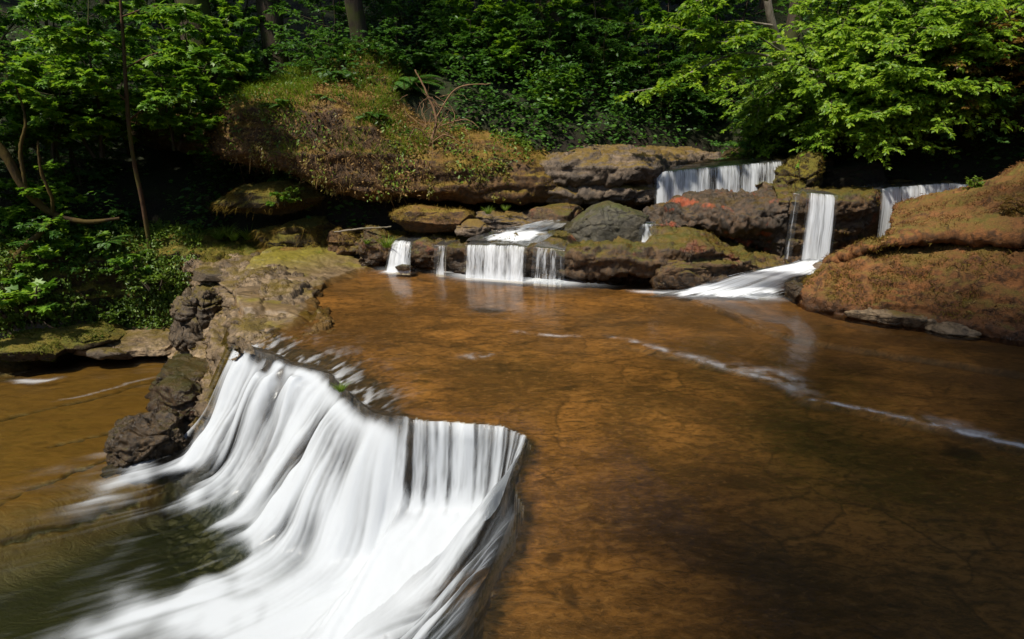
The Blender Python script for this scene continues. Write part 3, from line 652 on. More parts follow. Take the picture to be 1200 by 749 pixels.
grey, GLg, GLn = ledge('rock_ledge', 'grey weathered sandstone ledge split by a dark crack left of the upper fall',
    [(*st_px(625, 9.75), pf4()), (*st_px(655, 9.5), pf4()), (*st_px(700, 9.42), pf4(-.01)), (*st_px(740, 9.42), pf4(.01)), (*st_px(762, 9.55), pf4(.0)), (*st_px(778, 10.0), pf4(.02)), (*st_px(800, 10.6), pf4(.02)), (*st_px(840, 11.0), pf4(.02))],
    M['grey_ledge'], step=.022, seed=14, strata=.03, amp=.8)
def pf5(zt): return [(-.3, .4), (-.1, .8), (-.06, zt - .3), (0, zt - .06), (-.05, zt - .01), (-.5, zt), (-2.6, zt + .05)]
upw, UWg, UWn = ledge('rock_ledge', 'dark wet rock lip that the upper fall pours over',
    [(*st_px(755, 9.75), pf5(1.34)), (*st_px(800, 9.75), pf5(1.38)), (*st_px(860, 9.85), pf5(1.45)), (*st_px(915, 9.9), pf5(1.51)), (*st_px(960, 9.9), pf5(1.52))], M['dark_rock'], step=.03, seed=17, amp=.6)
# --- right bank, hollow underneath and overgrown above
def pf6(zl, zt): return [(-2.2, .9), (-2.1, 1.25), (-1.9, zl - .3), (-1.2, zl - .05), (-.25, zl), (.02, zl + .14), (.05, (zl + zt) / 2), (-.25, zt - .25), (-.8, zt), (-1.8, zt + .35), (-3.6, zt + 1.2)]
rbank_o, RBg, RBn = ledge('mossy_bank', 'dark overhanging earth bank hollowed out below the bright right shrubs',
    [(*st_px(915, 11.0), pf6(1.7, 2.1)), (*st_px(945, 10.6), pf6(1.8, 2.4)), (*st_px(1000, 10.2), pf6(1.95, 2.8)), (*st_px(1080, 9.9), pf6(2.05, 3.1)), (*st_px(1200, 9.3), pf6(2.05, 3.3)), (*st_px(1320, 8.5), pf6(2.1, 3.3)), (*st_px(1500, 7.2), pf6(2.0, 3.3))],
    M['soil'], step=.05, seed=19, cat='bank', amp=1.5)
# --- big rust-brown boulder on the right
def qq(a, b): return min(1.0, (b - a) / .45)
def pf7(z1, z2, k): return [(-.3, -.2), (.02, -.15), (.03, .10), (-.10 * k, z1 * .55), (-.34 * k, z1 * .92), (-.50 * k, z1), (-.70 * k, z1 + .02 * qq(z1, z2)), (-1.0 * k, z1 + .03 * qq(z1, z2)), (-1.0 * k, z1 + .17 * qq(z1, z2)), (-.40 * k, z1 + .15 * qq(z1, z2)), (-.36 * k, z1 + .21 * qq(z1, z2)), (-.48 * k, z1 + .30 * qq(z1, z2)), (-.95 * k, z2 - (z2 - z1) * .42), (-1.7 * k, z2 - .08), (-2.6 * k, z2), (-3.6 * k, z2 - .3)]
rb, RRg, RRn = ledge('boulder', 'huge rust brown mossy boulder with an overhanging lip at the right edge',
    [(3.95, 7.9, pf7(.30, .46, .5)), (3.62, 7.45, pf7(.36, .54, .6)), (3.50, 7.08, pf7(.45, .66, .75)), (3.62, 6.72, pf7(.56, .80, .9)), (3.86, 6.45, pf7(.64, .90, 1)), (4.46, 6.1, pf7(.74, 1.2, 1)), (5.03, 5.72, pf7(.76, 1.58, 1)), (5.9, 5.2, pf7(.76, 1.75, 1)), (7.2, 4.5, pf7(.7, 1.9, 1))],
    M['rust_boulder'], step=.02, seed=23, strata=.012, cat='boulder', amp=1.0, mid=.055, small=.034, block=.05, bs=1.1, bz=2.2, big=.06)
# --- left bank above the lower stream
def pf8(zt): return [(.0, -1.6), (.02, -1.1), (-.05, -.6), (-.12, -.15), (-.2, zt - .1), (-.42, zt), (-1.0, zt + .05), (-2.4, zt + .1)]
lb, LBg, LBn = ledge('mossy_bank', 'steep green bank of moss and small plants above the lower stream',
    [(-12.5, 6.8, pf8(.3)), (-8.2, 7.95, pf8(.3)), (-7.35, 8.35, pf8(.3)), (-6.85, 8.75, pf8(.28)), (-6.1, 9.25, pf8(.25)), (-5.3, 9.3, pf8(.22)), (-4.75, 9.25, pf8(.12)), (-4.2, 9.35, pf8(.05)), (-3.5, 9.8, pf8(.1))],
    M['moss_bank'], step=.035, seed=27, cat='bank', amp=1.0)

B = boulder
B('boulder', 'smooth grey green boulder right of the small central rapids', 716, 261, 9.0, 104, 58, 1.1, M['boulder_grey'], e=.85, seed=31, tilt=.15, sink=.12, n=60, cat='boulder', block=.03, mid=.03)
B('boulder', 'rounded boulder capped with orange brown moss above the thin left fall', 505, 256, 9.35, 100, 30, .9, M['mossy_cliff'], e=.75, seed=32, n=56, cat='boulder', block=.03)
B('rock_slab', 'flat pale rock slab behind the small central rapids', 600, 262, 9.35, 90, 34, .8, M['grey_ledge'], e=.65, seed=33, tilt=-.08, n=50, strata=.03)
B('rock_slab', 'brown broken slab wedged left of the smooth grey green boulder', 650, 254, 9.4, 70, 26, .7, M['lower_ledge'], e=.6, seed=34, tilt=.1)
B('rock', 'small tan rock under the flat pale slab at the head of the rapids', 555, 268, 9.0, 44, 18, .4, M['grey_ledge'], e=.6, seed=35)
B('boulder', 'squat mossy boulder at the mouth of the left cave', 406, 284, 9.75, 38, 36, .6, M['mossy_cliff'], e=.7, seed=36, cat='boulder', sink=.05)
B('boulder', 'mossy boulder beside the bright grass tuft by the thin left fall', 444, 286, 9.45, 46, 42, .7, M['lower_ledge'], e=.7, seed=37, cat='boulder', sink=.05)
B('rock', 'tiny dark stone standing in the water below the thin left fall', 474, 313, 8.75, 22, 8, .2, M['dark_rock'], e=.7, seed=38, n=24)
B('mossy_ledge', 'short mossy shelf jutting out of the dark left cave', 318, 232, 10.0, 130, 34, .8, M['moss_bank'], e=.6, seed=39, strata=.02, cat='rock ledge')
B('mossy_ledge', 'low mossy rock at the foot of the dark left cave', 350, 276, 9.95, 96, 36, .8, M['moss_bank'], e=.6, seed=40, cat='rock')
B('mossy_slab', 'flat moss covered slab on the ground before the left cave', 345, 296, 9.7, 90, 14, .7, M['mossy_cliff'], e=.6, seed=41, cat='rock')
B('boulder', 'yellow mossy boulder standing right of the upper fall', 936, 209, 9.55, 58, 54, .9, M['moss_bank'], e=.75, seed=42, cat='boulder', sink=.05)
B('boulder', 'dark brown boulder in shade beside the yellow mossy one', 985, 214, 9.9, 80, 46, .9, M['soil'], e=.7, seed=43, cat='boulder')
B('boulder', 'wet brown boulder beside the cascade, touching the huge rust boulder', 935, 341, 7.35, 40, 32, .5, M['dark_rock'], e=.85, seed=44, cat='boulder')
B('boulder', 'round tan boulder under the left end of the huge rust boulder', 958, 332, 7.5, 42, 46, .5, M['grey_ledge'], e=.85, seed=45, cat='boulder')
B('rock', 'wet dark rock under the left side of the cascade', 868, 333, 7.85, 110, 34, .8, M['dark_rock'], e=.75, seed=46, sink=.05)
B('rock', 'brown rock on the ledge just above the cascade', 800, 318, 7.85, 70, 34, .5, M['lower_ledge'], e=.65, seed=47, sink=.05)
B('flat_stone', 'longer flat tan stone at the foot of the huge rust boulder', 1042, 372, 6.32, 90, 16, .35, M['pale_rock'], e=.7, seed=48, rz=-.45, cat='rock', amp=1.6, block=.14)
B('flat_stone', 'shorter flat tan stone at the foot of the huge rust boulder near the right edge', 1120, 386, 6.0, 66, 12, .3, M['pale_rock'], e=.7, seed=49, rz=-.4, cat='rock', amp=1.6, block=.14)
# rocks of the left drop: layered ledge stepping down from the shelf to the lower stream
pf9 = lambda k, zt: [(.95 * k, -1.5), (.90 * k, -1.12), (.66 * k, -1.02), (.62 * k, -.80), (.40 * k, -.74), (.34 * k, -.46), (.14 * k, -.38), (.10, -.10), (.0, zt), (-.25, zt + .03), (-.6, zt + .02), (-.85, zt - .03), (-.95, zt - .2)]
rim, RMg, RMn = ledge('rock_ledge', 'pale layered rock rim stepping down left of the near waterfall',
    [(-5.0, 9.35, pf9(.5, .02)), (-4.3, 8.75, pf9(.8, .06)), (-3.75, 8.1, pf9(1.0, .10)), (-3.42, 7.45, pf9(1.0, .08)), (-3.15, 6.85, pf9(.9, .02)), (-2.95, 6.4, pf9(.8, -.02)), (-2.78, 6.05, pf9(.7, -.06)), (-2.72, 5.85, pf9(.5, -.16))],
    M['pale_rock'], step=.022, seed=53, strata=.02, amp=1.0, block=.12, bs=2.0)
B('rock_slab', 'flat tan slab lying on the rim at the back of the near waterfall', 318, 335, 8.0, 120, 16, 1.0, M['pale_rock'], e=.55, seed=56, strata=.03, n=56)
B('rock', 'low charcoal slab on the mossy floor behind the pale rim', 265, 322, 8.7, 80, 16, .6, M['char_rock'], e=.5, seed=52, strata=.04, n=50)
B('rock', 'charcoal rock face between the green bank and the pale rim', 236, 362, 8.45, 64, 62, .9, M['char_rock'], e=.6, seed=51, sink=.15, strata=.015, n=60, block=.14, bz=1.3)
B('rock_slab', 'low slab with a dark cut stepping down beside the near waterfall', 222, 440, 6.85, 84, 34, .9, M['lower_ledge'], e=.55, seed=57, tilt=-.12, sink=.2, strata=.03, bz=3.2, n=60)
B('boulder', 'glistening dark boulder at the left foot of the near waterfall', 184, 518, 5.75, 92, 88, .75, M['dark_rock'], e=.72, seed=58, sink=.15, amp=1.3, cat='boulder', n=70, small=.03)
B('boulder', 'wet mossy block between the near waterfall and the low cut slab', 212, 474, 6.2, 62, 50, .6, M['lower_ledge'], e=.6, seed=59, sink=.25, amp=1.0, cat='boulder', n=60, small=.03, bz=2.6)
B('rock_slab', 'flat pale slab in the shallow lower stream below the green bank', 165, 402, 8.75, 130, 26, 1.1, M['pale_rock'], e=.6, seed=60, strata=.02, n=56)
B('rock', 'small dark stone at the edge of the flat pale slab', 130, 413, 8.3, 44, 14, .4, M['char_rock'], e=.6, seed=61)
B('mossy_slab', 'low slab of yellow green moss at the left edge under the bank', 70, 393, 8.6, 150, 24, .9, M['moss_bank'], e=.6, seed=62, cat='rock')
B('mossy_slab', 'small mossy slab near the left edge, closest to the lower stream', 30, 408, 8.2, 110, 22, .7, M['moss_bank'], e=.6, seed=63, cat='rock')

# ------------------------------------------------------------------ the smaller falls
def fall(label, lip, foot_z, out=.10, mat=None, seed=1, thin=0.0, back=.35, spread=0.0, name='waterfall'):
    lip = np.array(lip, float); lip[:, 2] = .25 * lip[:, 2] + .75 * (np.polyval(np.polyfit(lip[:, 0], lip[:, 2], 1), lip[:, 0]) + .012); lip[:, 1] = .3 * lip[:, 1] + .7 * np.polyval(np.polyfit(lip[:, 0], lip[:, 1], 1), lip[:, 0])
    lip = resample(lip, 40); L = np.linalg.norm(np.diff(lip, axis=0), axis=1).sum(); nu = max(24, int(L / .009)); nv = 46
    lip = resample(lip, nu, False)
    tg = np.gradient(lip[:, :2], axis=0); tg /= np.hypot(*tg.T)[:, None] + 1e-9
    n = np.stack([tg[:, 1], -tg[:, 0]], 1)
    k = 8; ker = np.ones(2 * k + 1) / (2 * k + 1); n = np.stack([np.convolve(np.pad(n[:, c], k, mode='edge'), ker, 'valid') for c in (0, 1)], 1)
    fz = np.interp(np.linspace(0, 1, nu), np.linspace(0, 1, len(foot_z)), foot_z)
    u = np.linspace(0, L, nu); nb = 9
    tv = np.concatenate([np.linspace(-1, 0, nb, endpoint=False), np.linspace(0, 1, nv - nb)])
    wobl = fbm(np.stack([u * 3, np.full(nu, seed * 2.2), np.zeros(nu)], 1), 3); fin = fbm(np.stack([u * 14, np.full(nu, seed * 1.7 + 9), np.zeros(nu)], 1), 3)
    P = np.zeros((nu, nv, 3))
    for j, t in enumerate(tv):
        if t <= 0: o = t * back; z = lip[:, 2] + .008 - .02 * (1 + t) ** 2
        else:
            o = out * (t ** .6) * (1 + .5 * wobl) + .02 * fin * t ** .5; z = lip[:, 2] - .012 + (fz - lip[:, 2]) * (t ** 1.25)
        sp = 1 + spread * max(t, 0)
        mid_ = lip[:, :2].mean(0); P[:, j, :2] = mid_ + (lip[:, :2] - mid_) * sp + n * np.asarray(o)[..., None]
        P[:, j, 2] = z
    T = np.broadcast_to(tv, (nu, nv)); E = np.broadcast_to((np.minimum(u, L - u))[:, None], (nu, nv))
    f = .5 - thin - .45 * (1 - sstep(0, .05, E)) + .16 * fbm(np.stack([np.broadcast_to(u[:, None], (nu, nv)).ravel() * 4, T.ravel() * .3, np.full(nu * nv, seed)], 1), 2).reshape(nu, nv)
    f = f - .45 * (1 - sstep(-.25, .12, T)) + .12 * sstep(.7, 1, T)
    uv = np.stack([np.broadcast_to(u[:, None], (nu, nv)) + seed * 3.1, T], -1).reshape(-1, 2)
    o = mesh_obj(name, P.reshape(-1, 3), grid_quads(nu, nv), mat or M['fall'], attrs={'foam': f.ravel()}, uv=uv)
    return tag(o, label, 'waterfall')
def ll(grid, px, zt, up=.0):      # lip point: on the front rim of a ledge below a photo column
    r = ray(px, 300); a = r[0] / r[1]
    c = grid.reshape(-1, 3); c = c[(np.abs(c[:, 0] / c[:, 1] - a) < .006) & (c[:, 2] > zt - .16)]
    k = c[np.argmin(c[:, 1])]
    hi = c[c[:, 1] < k[1] + .16][:, 2].max()
    return (a * (k[1] - .015), k[1] - .015, hi + up)
fall('wide white curtain fall at the centre of the low ledge', [ll(LLg, x, .45, .01) for x in range(546, 626, 8)], [-.02, -.02], .10, seed=1)
fall('broken thin fall just right of the wide central curtain', [ll(LLg, x, .46, .005) for x in range(626, 668, 6)], [-.02, -.02], .12, M['fall_thin'], seed=2, thin=.05, spread=.05)
fall('thin white fall at the far left end of the low ledge', [ll(LLg, x, .38, .005) for x in range(462, 492, 6)], [-.02, -.02], .22, seed=3, spread=.25, thin=.03)
fall('dribble of water between the thin left fall and the central curtain', [ll(LLg, x, .40, .005) for x in range(510, 530, 5)], [-.02, -.02], .08, M['fall_thin'], seed=4, thin=.03)
fall('tall narrow white fall dropping beside the huge rust boulder', [ll(WLg, x, 1.1, .01) for x in range(934, 976, 6)], [.20, .20], .10, seed=5)
fall('slender strand of water left of the tall narrow fall', [ll(WLg, x, 1.1, .005) for x in range(920, 929, 4)], [.30, .30], .06, M['fall_thin'], seed=6, thin=-.06)
fall('short far right fall half hidden by the huge rust boulder', [ll(WLg, x, 1.14, .01) for x in range(1022, 1122, 9)], [.1, .1], .12, seed=7, thin=-.02)
fall('broad upper fall spilling from the topmost ledge', [(*D(x, 200, 9.60 + (x - 770) * .0014)[:2], 1.36 + (x - 770) * .00105) for x in range(766, 918, 10)], [.75, .75], .12, seed=8, back=.6, thin=.03)
fall('tiny trickle between the grey green boulder and the red crusted rock', [D(x, 262, 8.52) for x in range(749, 774, 5)], [.50, .50], .08, M['fall_thin'], seed=9, thin=.0, back=.1)
def rapids(label, rows, seed, thin=0.0, bulge=.0, jag=.012):
    """water running down over rock: rows of (left px, right px, py, z) from top to foot"""
    nu = 90; R = []
    for (a, b, py, pyb, z) in rows:
        A, Bp = U(a, py, z), U(b, pyb, z); s = np.linspace(0, 1, nu)[:, None]; R.append(A * (1 - s) + Bp * s)
    R = np.array(R); nv = 90
    P = np.stack([resample(R[:, i], nv) for i in range(nu)])
    t = np.broadcast_to(np.linspace(0, 1, nv), (nu, nv)); s = np.broadcast_to(np.linspace(0, 1, nu)[:, None], (nu, nv))
    wid = np.linalg.norm(P[-1] - P[0], axis=1).mean()
    q = np.stack([s.ravel() * wid * 7, t.ravel() * 1.3, np.full(nu * nv, seed)], 1)
    P[..., 2] += (fbm(q, 3) * jag * 2.5).reshape(nu, nv) + bulge * np.sin(s * math.pi)
    e = np.clip(np.minimum(s, 1 - s) / .22 + .9 * fbm(np.stack([s.ravel() * wid * 3, t.ravel() * 5, np.full(nu * nv, seed + 4)], 1), 4).reshape(nu, nv) * (np.minimum(s, 1 - s) < .25), -.3, 1)
    f = .58 - thin - .62 * (1 - e) + .38 * fbm(q * [.6, 1.6, 1], 3).reshape(nu, nv) - .3 * (1 - sstep(0, .15, t)) - .25 * sstep(.88, 1, t)
    uv = np.stack([s * wid + seed, t], -1).reshape(-1, 2)
    return tag(mesh_obj('cascade', P.reshape(-1, 3), grid_quads(nu, nv), M['fall'], attrs={'foam': f.ravel()}, uv=uv), label, 'cascade')
rapids('white cascade fanning out below the tall narrow fall', [(932, 976, 306, 308, .36), (915, 972, 312, 314, .34), (880, 965, 318, 322, .30), (845, 950, 326, 330, .20), (800, 925, 339, 341, .05), (770, 905, 345, 348, .0), (750, 900, 349, 352, -.01)], 3, .0, .04)
rapids('small rapids sliding between the grey green boulder and the central curtain', [(640, 672, 257, 260, .80), (612, 668, 264, 267, .68), (575, 650, 271, 275, .57), (552, 640, 278, 281, .515), (546, 630, 282, 285, .49)], 5, .10)

# ------------------------------------------------------------------ plants
def unit(v): return v / (np.linalg.norm(v, axis=-1, keepdims=True) + 1e-9)
OVAL = (np.array([(0, 0, 0), (.24, .28, .05), (.23, .62, .04), (0, 1, -.08), (-.23, .62, .04), (-.24, .28, .05)]), np.array([(0, 1, 2, 3), (0, 3, 4, 5)]))
def _palm():
    V = [(0, 0.12, 0)]; tips = [(-.62, .25), (-.50, .72), (0, 1.0), (.50, .72), (.62, .25)]; nts = [(-.16, -.05), (-.30, .42), (-.17, .62), (.17, .62), (.30, .42), (.16, -.05)]
    for k in range(5): V += [(*nts[k], .03), (*tips[k], -.07)]
    V.append((*nts[5], .03)); return np.array(V), np.array([(0, 2 * k + 3, 2 * k + 2, 2 * k + 1) for k in range(5)])
PALM = _palm()
NARROW = (OVAL[0] * [.5, 1, 1], OVAL[1])
def leaf_mesh(tpl, pos, d, nrm, size):
    d = unit(d); x = unit(np.cross(d, nrm)); z = np.cross(x, d)
    T, F = tpl; n = len(pos)
    V = pos[:, None] + size[:, None, None] * (T[None, :, 0:1] * x[:, None] + T[None, :, 1:2] * d[:, None] + T[None, :, 2:3] * z[:, None])
    Q = F[None] + (np.arange(n) * len(T))[:, None, None]
    return V.reshape(-1, 3), Q.reshape(-1, 4)
def tube_mesh(paths, k=5):
    Vs, Qs, o = [], [], 0
    for pts, rad in paths:
        pts = np.asarray(pts, float); n = len(pts); tg = unit(np.gradient(pts, axis=0))
        ref = np.where(np.abs(tg[:, 2:3]) > .9, [[1., 0, 0]], [[0, 0, 1.]]); a = unit(np.cross(tg, ref)); b = np.cross(tg, a)
        th = np.arange(k) * 2 * math.pi / k
        V = pts[:, None] + np.asarray(rad)[:, None, None] * (np.cos(th)[None, :, None] * a[:, None] + np.sin(th)[None, :, None] * b[:, None])
        Vs.append(V.reshape(-1, 3)); Qs.append(grid_quads(n, k, True) + o); o += n * k
    return np.vstack(Vs), np.vstack(Qs)
def blade_mesh(pos, d, L, width, bend, seg=4):
    """grass-like ribbons that bend as they grow"""
    n = len(pos); t = np.linspace(0, 1, seg + 1); d = unit(d)
    side = unit(np.cross(d, bend + np.random.RandomState(1).normal(size=(n, 3)) * .3))
    P = pos[:, None] + L[:, None, None] * (d[:, None] * t[None, :, None] + bend[:, None] * (t ** 2)[None, :, None])
    wd = width[:, None] * (1 - t[None] ** 1.5 * .92)
    V = np.stack([P - side[:, None] * wd[..., None], P + side[:, None] * wd[..., None]], 2)
    i = np.arange(seg); q = np.stack([2 * i, 2 * i + 1, 2 * i + 3, 2 * i + 2], 1)
    Q = q[None] + (np.arange(n) * 2 * (seg + 1))[:, None, None]
    return V.reshape(-1, 3), Q.reshape(-1, 4)
def path(rng, p, d, L, n, wander=.15, pull=(0, 0, 0)):
    d = np.array(d, float) / np.linalg.norm(d); P = [np.array(p, float)]; pull = np.array(pull, float)
    for k in range(n):
        d = d + rng.normal(size=3) * wander + pull; d /= np.linalg.norm(d); P.append(P[-1] + d * L / n)
    return np.array(P)
class Plant:
    def __init__(s, seed): s.r = np.random.RandomState(seed); s.tubes = []; s.L = []
    def leaves(s, pos, d, nrm, size):
        s.L.append((pos, d, nrm, size))
    def twig(s, P, size, n, spread=.9, flat=.35, tilt=(0, 0, 1), start=.25):
        """n leaf pairs along a twig, lying roughly flat to the light"""
        r = s.r; t = np.linspace(start, 1, n) * (len(P) - 1); i = np.minimum(t.astype(int), len(P) - 2); f = (t - i)[:, None]
        pos = P[i] * (1 - f) + P[i + 1] * f; d = unit(P[i + 1] - P[i]); sd = unit(np.cross(d, np.array([0, 0, 1.]) + r.normal(size=3) * .1))
        for sg in (1, -1):
            dd = d * .6 + sd * sg * spread + r.normal(size=(n, 3)) * .28; dd[:, 2] -= .12
            nr = np.array(tilt) + r.normal(size=(n, 3)) * flat
            s.leaves(pos, dd, nr, size * r.uniform(.55, 1.2, n))
        s.leaves(P[-1:], d[-1:], np.array([tilt]) + r.normal(size=(1, 3)) * flat, np.array([size]))
    def branch(s, p, d, L, rad, leaf, ntw, nl, droop=-.03, tilt=(0, 0, 1), bare=.15, tw=.38, flat=.35, twr=True):
        r = s.r; P = path(r, p, d, L, 9, .10, (0, 0, droop)); s.tubes.append((P, np.linspace(rad, rad * .2, 10)))
        h = unit(P[-1] - P[0]); sd = unit(np.cross(h, [0, 0, 1.]))
        for k in range(ntw):
            t = bare + (1 - bare) * (k + r.rand()) / ntw; i = min(int(t * 9), 8); q = P[i] + (P[i + 1] - P[i]) * (t * 9 - i)
            sg = 1 if k % 2 else -1
            dd = h * .75 + sd * sg * r.uniform(.5, 1.0) + np.array([0, 0, r.uniform(-.2, .3)])
            T = path(r, q, dd, L * tw * r.uniform(.6, 1.2) * (1.15 - .7 * t), 5, .14, (0, 0, droop * 1.5))
            if twr: s.tubes.append((T, np.linspace(rad * .3, rad * .08, 6)))
            s.twig(T, leaf, nl, tilt=tilt, flat=flat)
        s.twig(P[5:], leaf, nl, tilt=tilt, flat=flat)
    def build(s, tpl, k=4):
        V1, Q1 = tube_mesh(s.tubes, k) if s.tubes else (np.zeros((0, 3)), np.zeros((0, 4), int))
        a = [np.vstack([l[j] for l in s.L]) if j < 3 else np.concatenate([l[3] for l in s.L]) for j in range(4)] if s.L else None
        V2, Q2_ = leaf_mesh(tpl, *a) if a else (None, None)
        return (V1, Q1), (V2, Q2_)
def proto_from(parts):
    """parts: (name, V, Q, material) -> mesh data kept for every copy"""
    out = []
    for nm, V, Q, m in parts:
        o = mesh_obj(nm, V, Q, m); me = o.data; bpy.data.objects.remove(o); out.append((nm, me))
    return out
def place(proto, name, loc, rz, sc, label, cat, group=None, tilt=(0, 0)):
    e = empty(name, loc, rz, sc); e.rotation_euler = (tilt[0], tilt[1], rz); tag(e, label, cat, group)
    for nm, me in proto:
        o = bpy.data.objects.new(nm, me); C.collection.objects.link(o); o.parent = e
    return e

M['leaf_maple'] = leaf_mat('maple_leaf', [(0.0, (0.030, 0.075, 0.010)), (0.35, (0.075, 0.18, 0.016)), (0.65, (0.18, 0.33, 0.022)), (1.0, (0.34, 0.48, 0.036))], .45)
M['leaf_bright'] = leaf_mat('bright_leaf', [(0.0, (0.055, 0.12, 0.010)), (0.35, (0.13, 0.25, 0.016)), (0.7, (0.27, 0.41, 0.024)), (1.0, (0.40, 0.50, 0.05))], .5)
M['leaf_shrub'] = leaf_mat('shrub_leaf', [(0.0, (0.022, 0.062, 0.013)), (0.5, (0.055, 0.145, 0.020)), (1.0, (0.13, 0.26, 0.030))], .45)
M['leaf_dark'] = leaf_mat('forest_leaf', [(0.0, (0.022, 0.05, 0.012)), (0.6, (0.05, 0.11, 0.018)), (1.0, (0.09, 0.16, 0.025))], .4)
M['leaf_rust'] = leaf_mat('rusty_leaf', [(0.0, (0.09, 0.045, 0.012)), (0.5, (0.19, 0.10, 0.02)), (1.0, (0.20, 0.20, 0.025))], .4)
M['leaf_yellow'] = leaf_mat('small_yellow_leaf', [(0.0, (0.07, 0.045, 0.010)), (0.35, (0.13, 0.105, 0.016)), (0.75, (0.24, 0.22, 0.03)), (1.0, (0.12, 0.20, 0.022))], .3)
M['leaf_bank'] = leaf_mat('bank_leaf', [(0.0, (0.035, 0.075, 0.008)), (0.5, (0.10, 0.17, 0.016)), (1.0, (0.23, 0.31, 0.035))], .35)
M['fern'] = leaf_mat('fern_leaf', [(0.0, (0.028, 0.085, 0.016)), (0.5, (0.065, 0.16, 0.022)), (1.0, (0.14, 0.25, 0.03))], .35)
M['grass'] = leaf_mat('bright_grass', [(0.0, (0.07, 0.12, 0.010)), (0.5, (0.14, 0.23, 0.016)), (1.0, (0.26, 0.34, 0.035))], .4)
M['dry'] = leaf_mat('dry_grass', [(0.0, (0.07, 0.035, 0.014)), (0.4, (0.18, 0.10, 0.035)), (0.75, (0.34, 0.22, 0.09)), (1.0, (0.20, 0.17, 0.04))], .25, .8, .1)
M['bark'] = bark_mat('dark_bark', (0.035, 0.026, 0.018), (0.075, 0.055, 0.038), (0.05, 0.055, 0.014), .5)
M['bark_red'] = bark_mat('reddish_bark', (0.05, 0.026, 0.015), (0.10, 0.055, 0.028), (0.08, 0.065, 0.016), .4)
M['bark_moss'] = bark_mat('mossy_bark', (0.025, 0.016, 0.009), (0.055, 0.033, 0.015), (0.07, 0.048, 0.010), .7)
M['bark_pale'] = bark_mat('pale_bark', (0.15, 0.125, 0.095), (0.26, 0.22, 0.17), (0.08, 0.08, 0.03), .4)
M['dead'] = plain_mat('dead_twig', [(0, (0.09, 0.045, 0.022)), (1, (0.28, 0.17, 0.09))])

def shrub(seed, h, spread, nstem, nbr, ntw, nl, leaf, tpl, mat, lean=(0, 0), droop=-.03, tilt=(0, 0, 1), low=.15, bark='bark', upr=.25):
    p = Plant(seed); r = p.r
    for k in range(nstem):
        az = 2 * math.pi * (k + r.rand() * .7) / nstem; o = r.uniform(.15, .6) if nstem > 1 else .08
        P = path(r, (math.cos(az) * .06, math.sin(az) * .06, -.1), (math.cos(az) * o + lean[0], math.sin(az) * o + lean[1], 1), h * r.uniform(.75, 1.1), 10, .10)
        p.tubes.append((P, np.linspace(.010 + .008 * h, .004, 11)))
        for b in range(nbr):
            t = low + (1 - low) * (b + r.rand()) / nbr; i = min(int(t * 10), 9); q = P[i] + (P[i + 1] - P[i]) * (t * 10 - i)
            a2 = b * 2.4 + r.uniform(-.5, .5) + az; L = spread * (1.05 - .6 * t) * r.uniform(.6, 1.1)
            p.branch(q, (math.cos(a2) + lean[0], math.sin(a2) + lean[1], upr), L, .004 + .003 * L, leaf, ntw, nl, droop, tilt)
    (V1, Q1), (V2, Q2_) = p.build(tpl)
    return proto_from([('stem', V1, Q1, M[bark]), ('foliage', V2, Q2_, M[mat])])
def fern(seed, n=16, L=.75, mat='fern'):
    r = np.random.RandomState(seed); fv, fq, o = [], [], 0; tubes = []; pl = Plant(seed)
    for k in range(n):
        az = 2 * math.pi * (k + r.uniform(-.3, .3)) / n; e = r.uniform(.5, 1.2); l = L * r.uniform(.7, 1.15)
        P = path(r, (0, 0, 0), (math.cos(az), math.sin(az), e), l, 14, .03, (0, 0, -.10)); tubes.append((P, np.linspace(.005, .0015, 15)))
        t = np.linspace(.12, .99, 26) * 14; i = np.minimum(t.astype(int), 13); f = (t - i)[:, None]; pos = P[i] * (1 - f) + P[i + 1] * f
        d = unit(P[i + 1] - P[i]); sd = unit(np.cross(d, [0, 0, 1.])); nr = np.cross(sd, d)
        ln_ = l * .20 * np.sin(np.clip(np.linspace(.25, 1, 26), 0, 1) * math.pi * .97 + .05) + .01
        for sg in (1, -1): pl.leaves(pos, d * .35 + sd * sg - nr * .12, nr + r.normal(size=(26, 3)) * .12, ln_)
    pl.tubes = tubes
    (V1, Q1), (V2, Q2_) = pl.build(NARROW, 3)
    return proto_from([('stem', V1, Q1, M['bark_moss']), ('frond', V2, Q2_, M[mat])])
def tuft(seed, n=70, L=.16, mat='grass', wd=.0035, lean=.7):
    r = np.random.RandomState(seed); az = r.uniform(0, 2 * math.pi, n); rad = r.uniform(0, .25, n) ** 1 * L
    pos = np.stack([np.cos(az) * rad, np.sin(az) * rad, -np.full(n, .01)], 1)
    d = np.stack([np.cos(az) * lean * r.uniform(.1, 1, n), np.sin(az) * lean * r.uniform(.1, 1, n), np.ones(n)], 1)
    bend = np.stack([np.cos(az) * .45, np.sin(az) * .45, -np.full(n, .30)], 1) * r.uniform(.3, 1.2, n)[:, None]
    V, Q = blade_mesh(pos, d, L * r.uniform(.5, 1.2, n), np.full(n, wd), bend)
    return proto_from([('blades', V, Q, M[mat])])
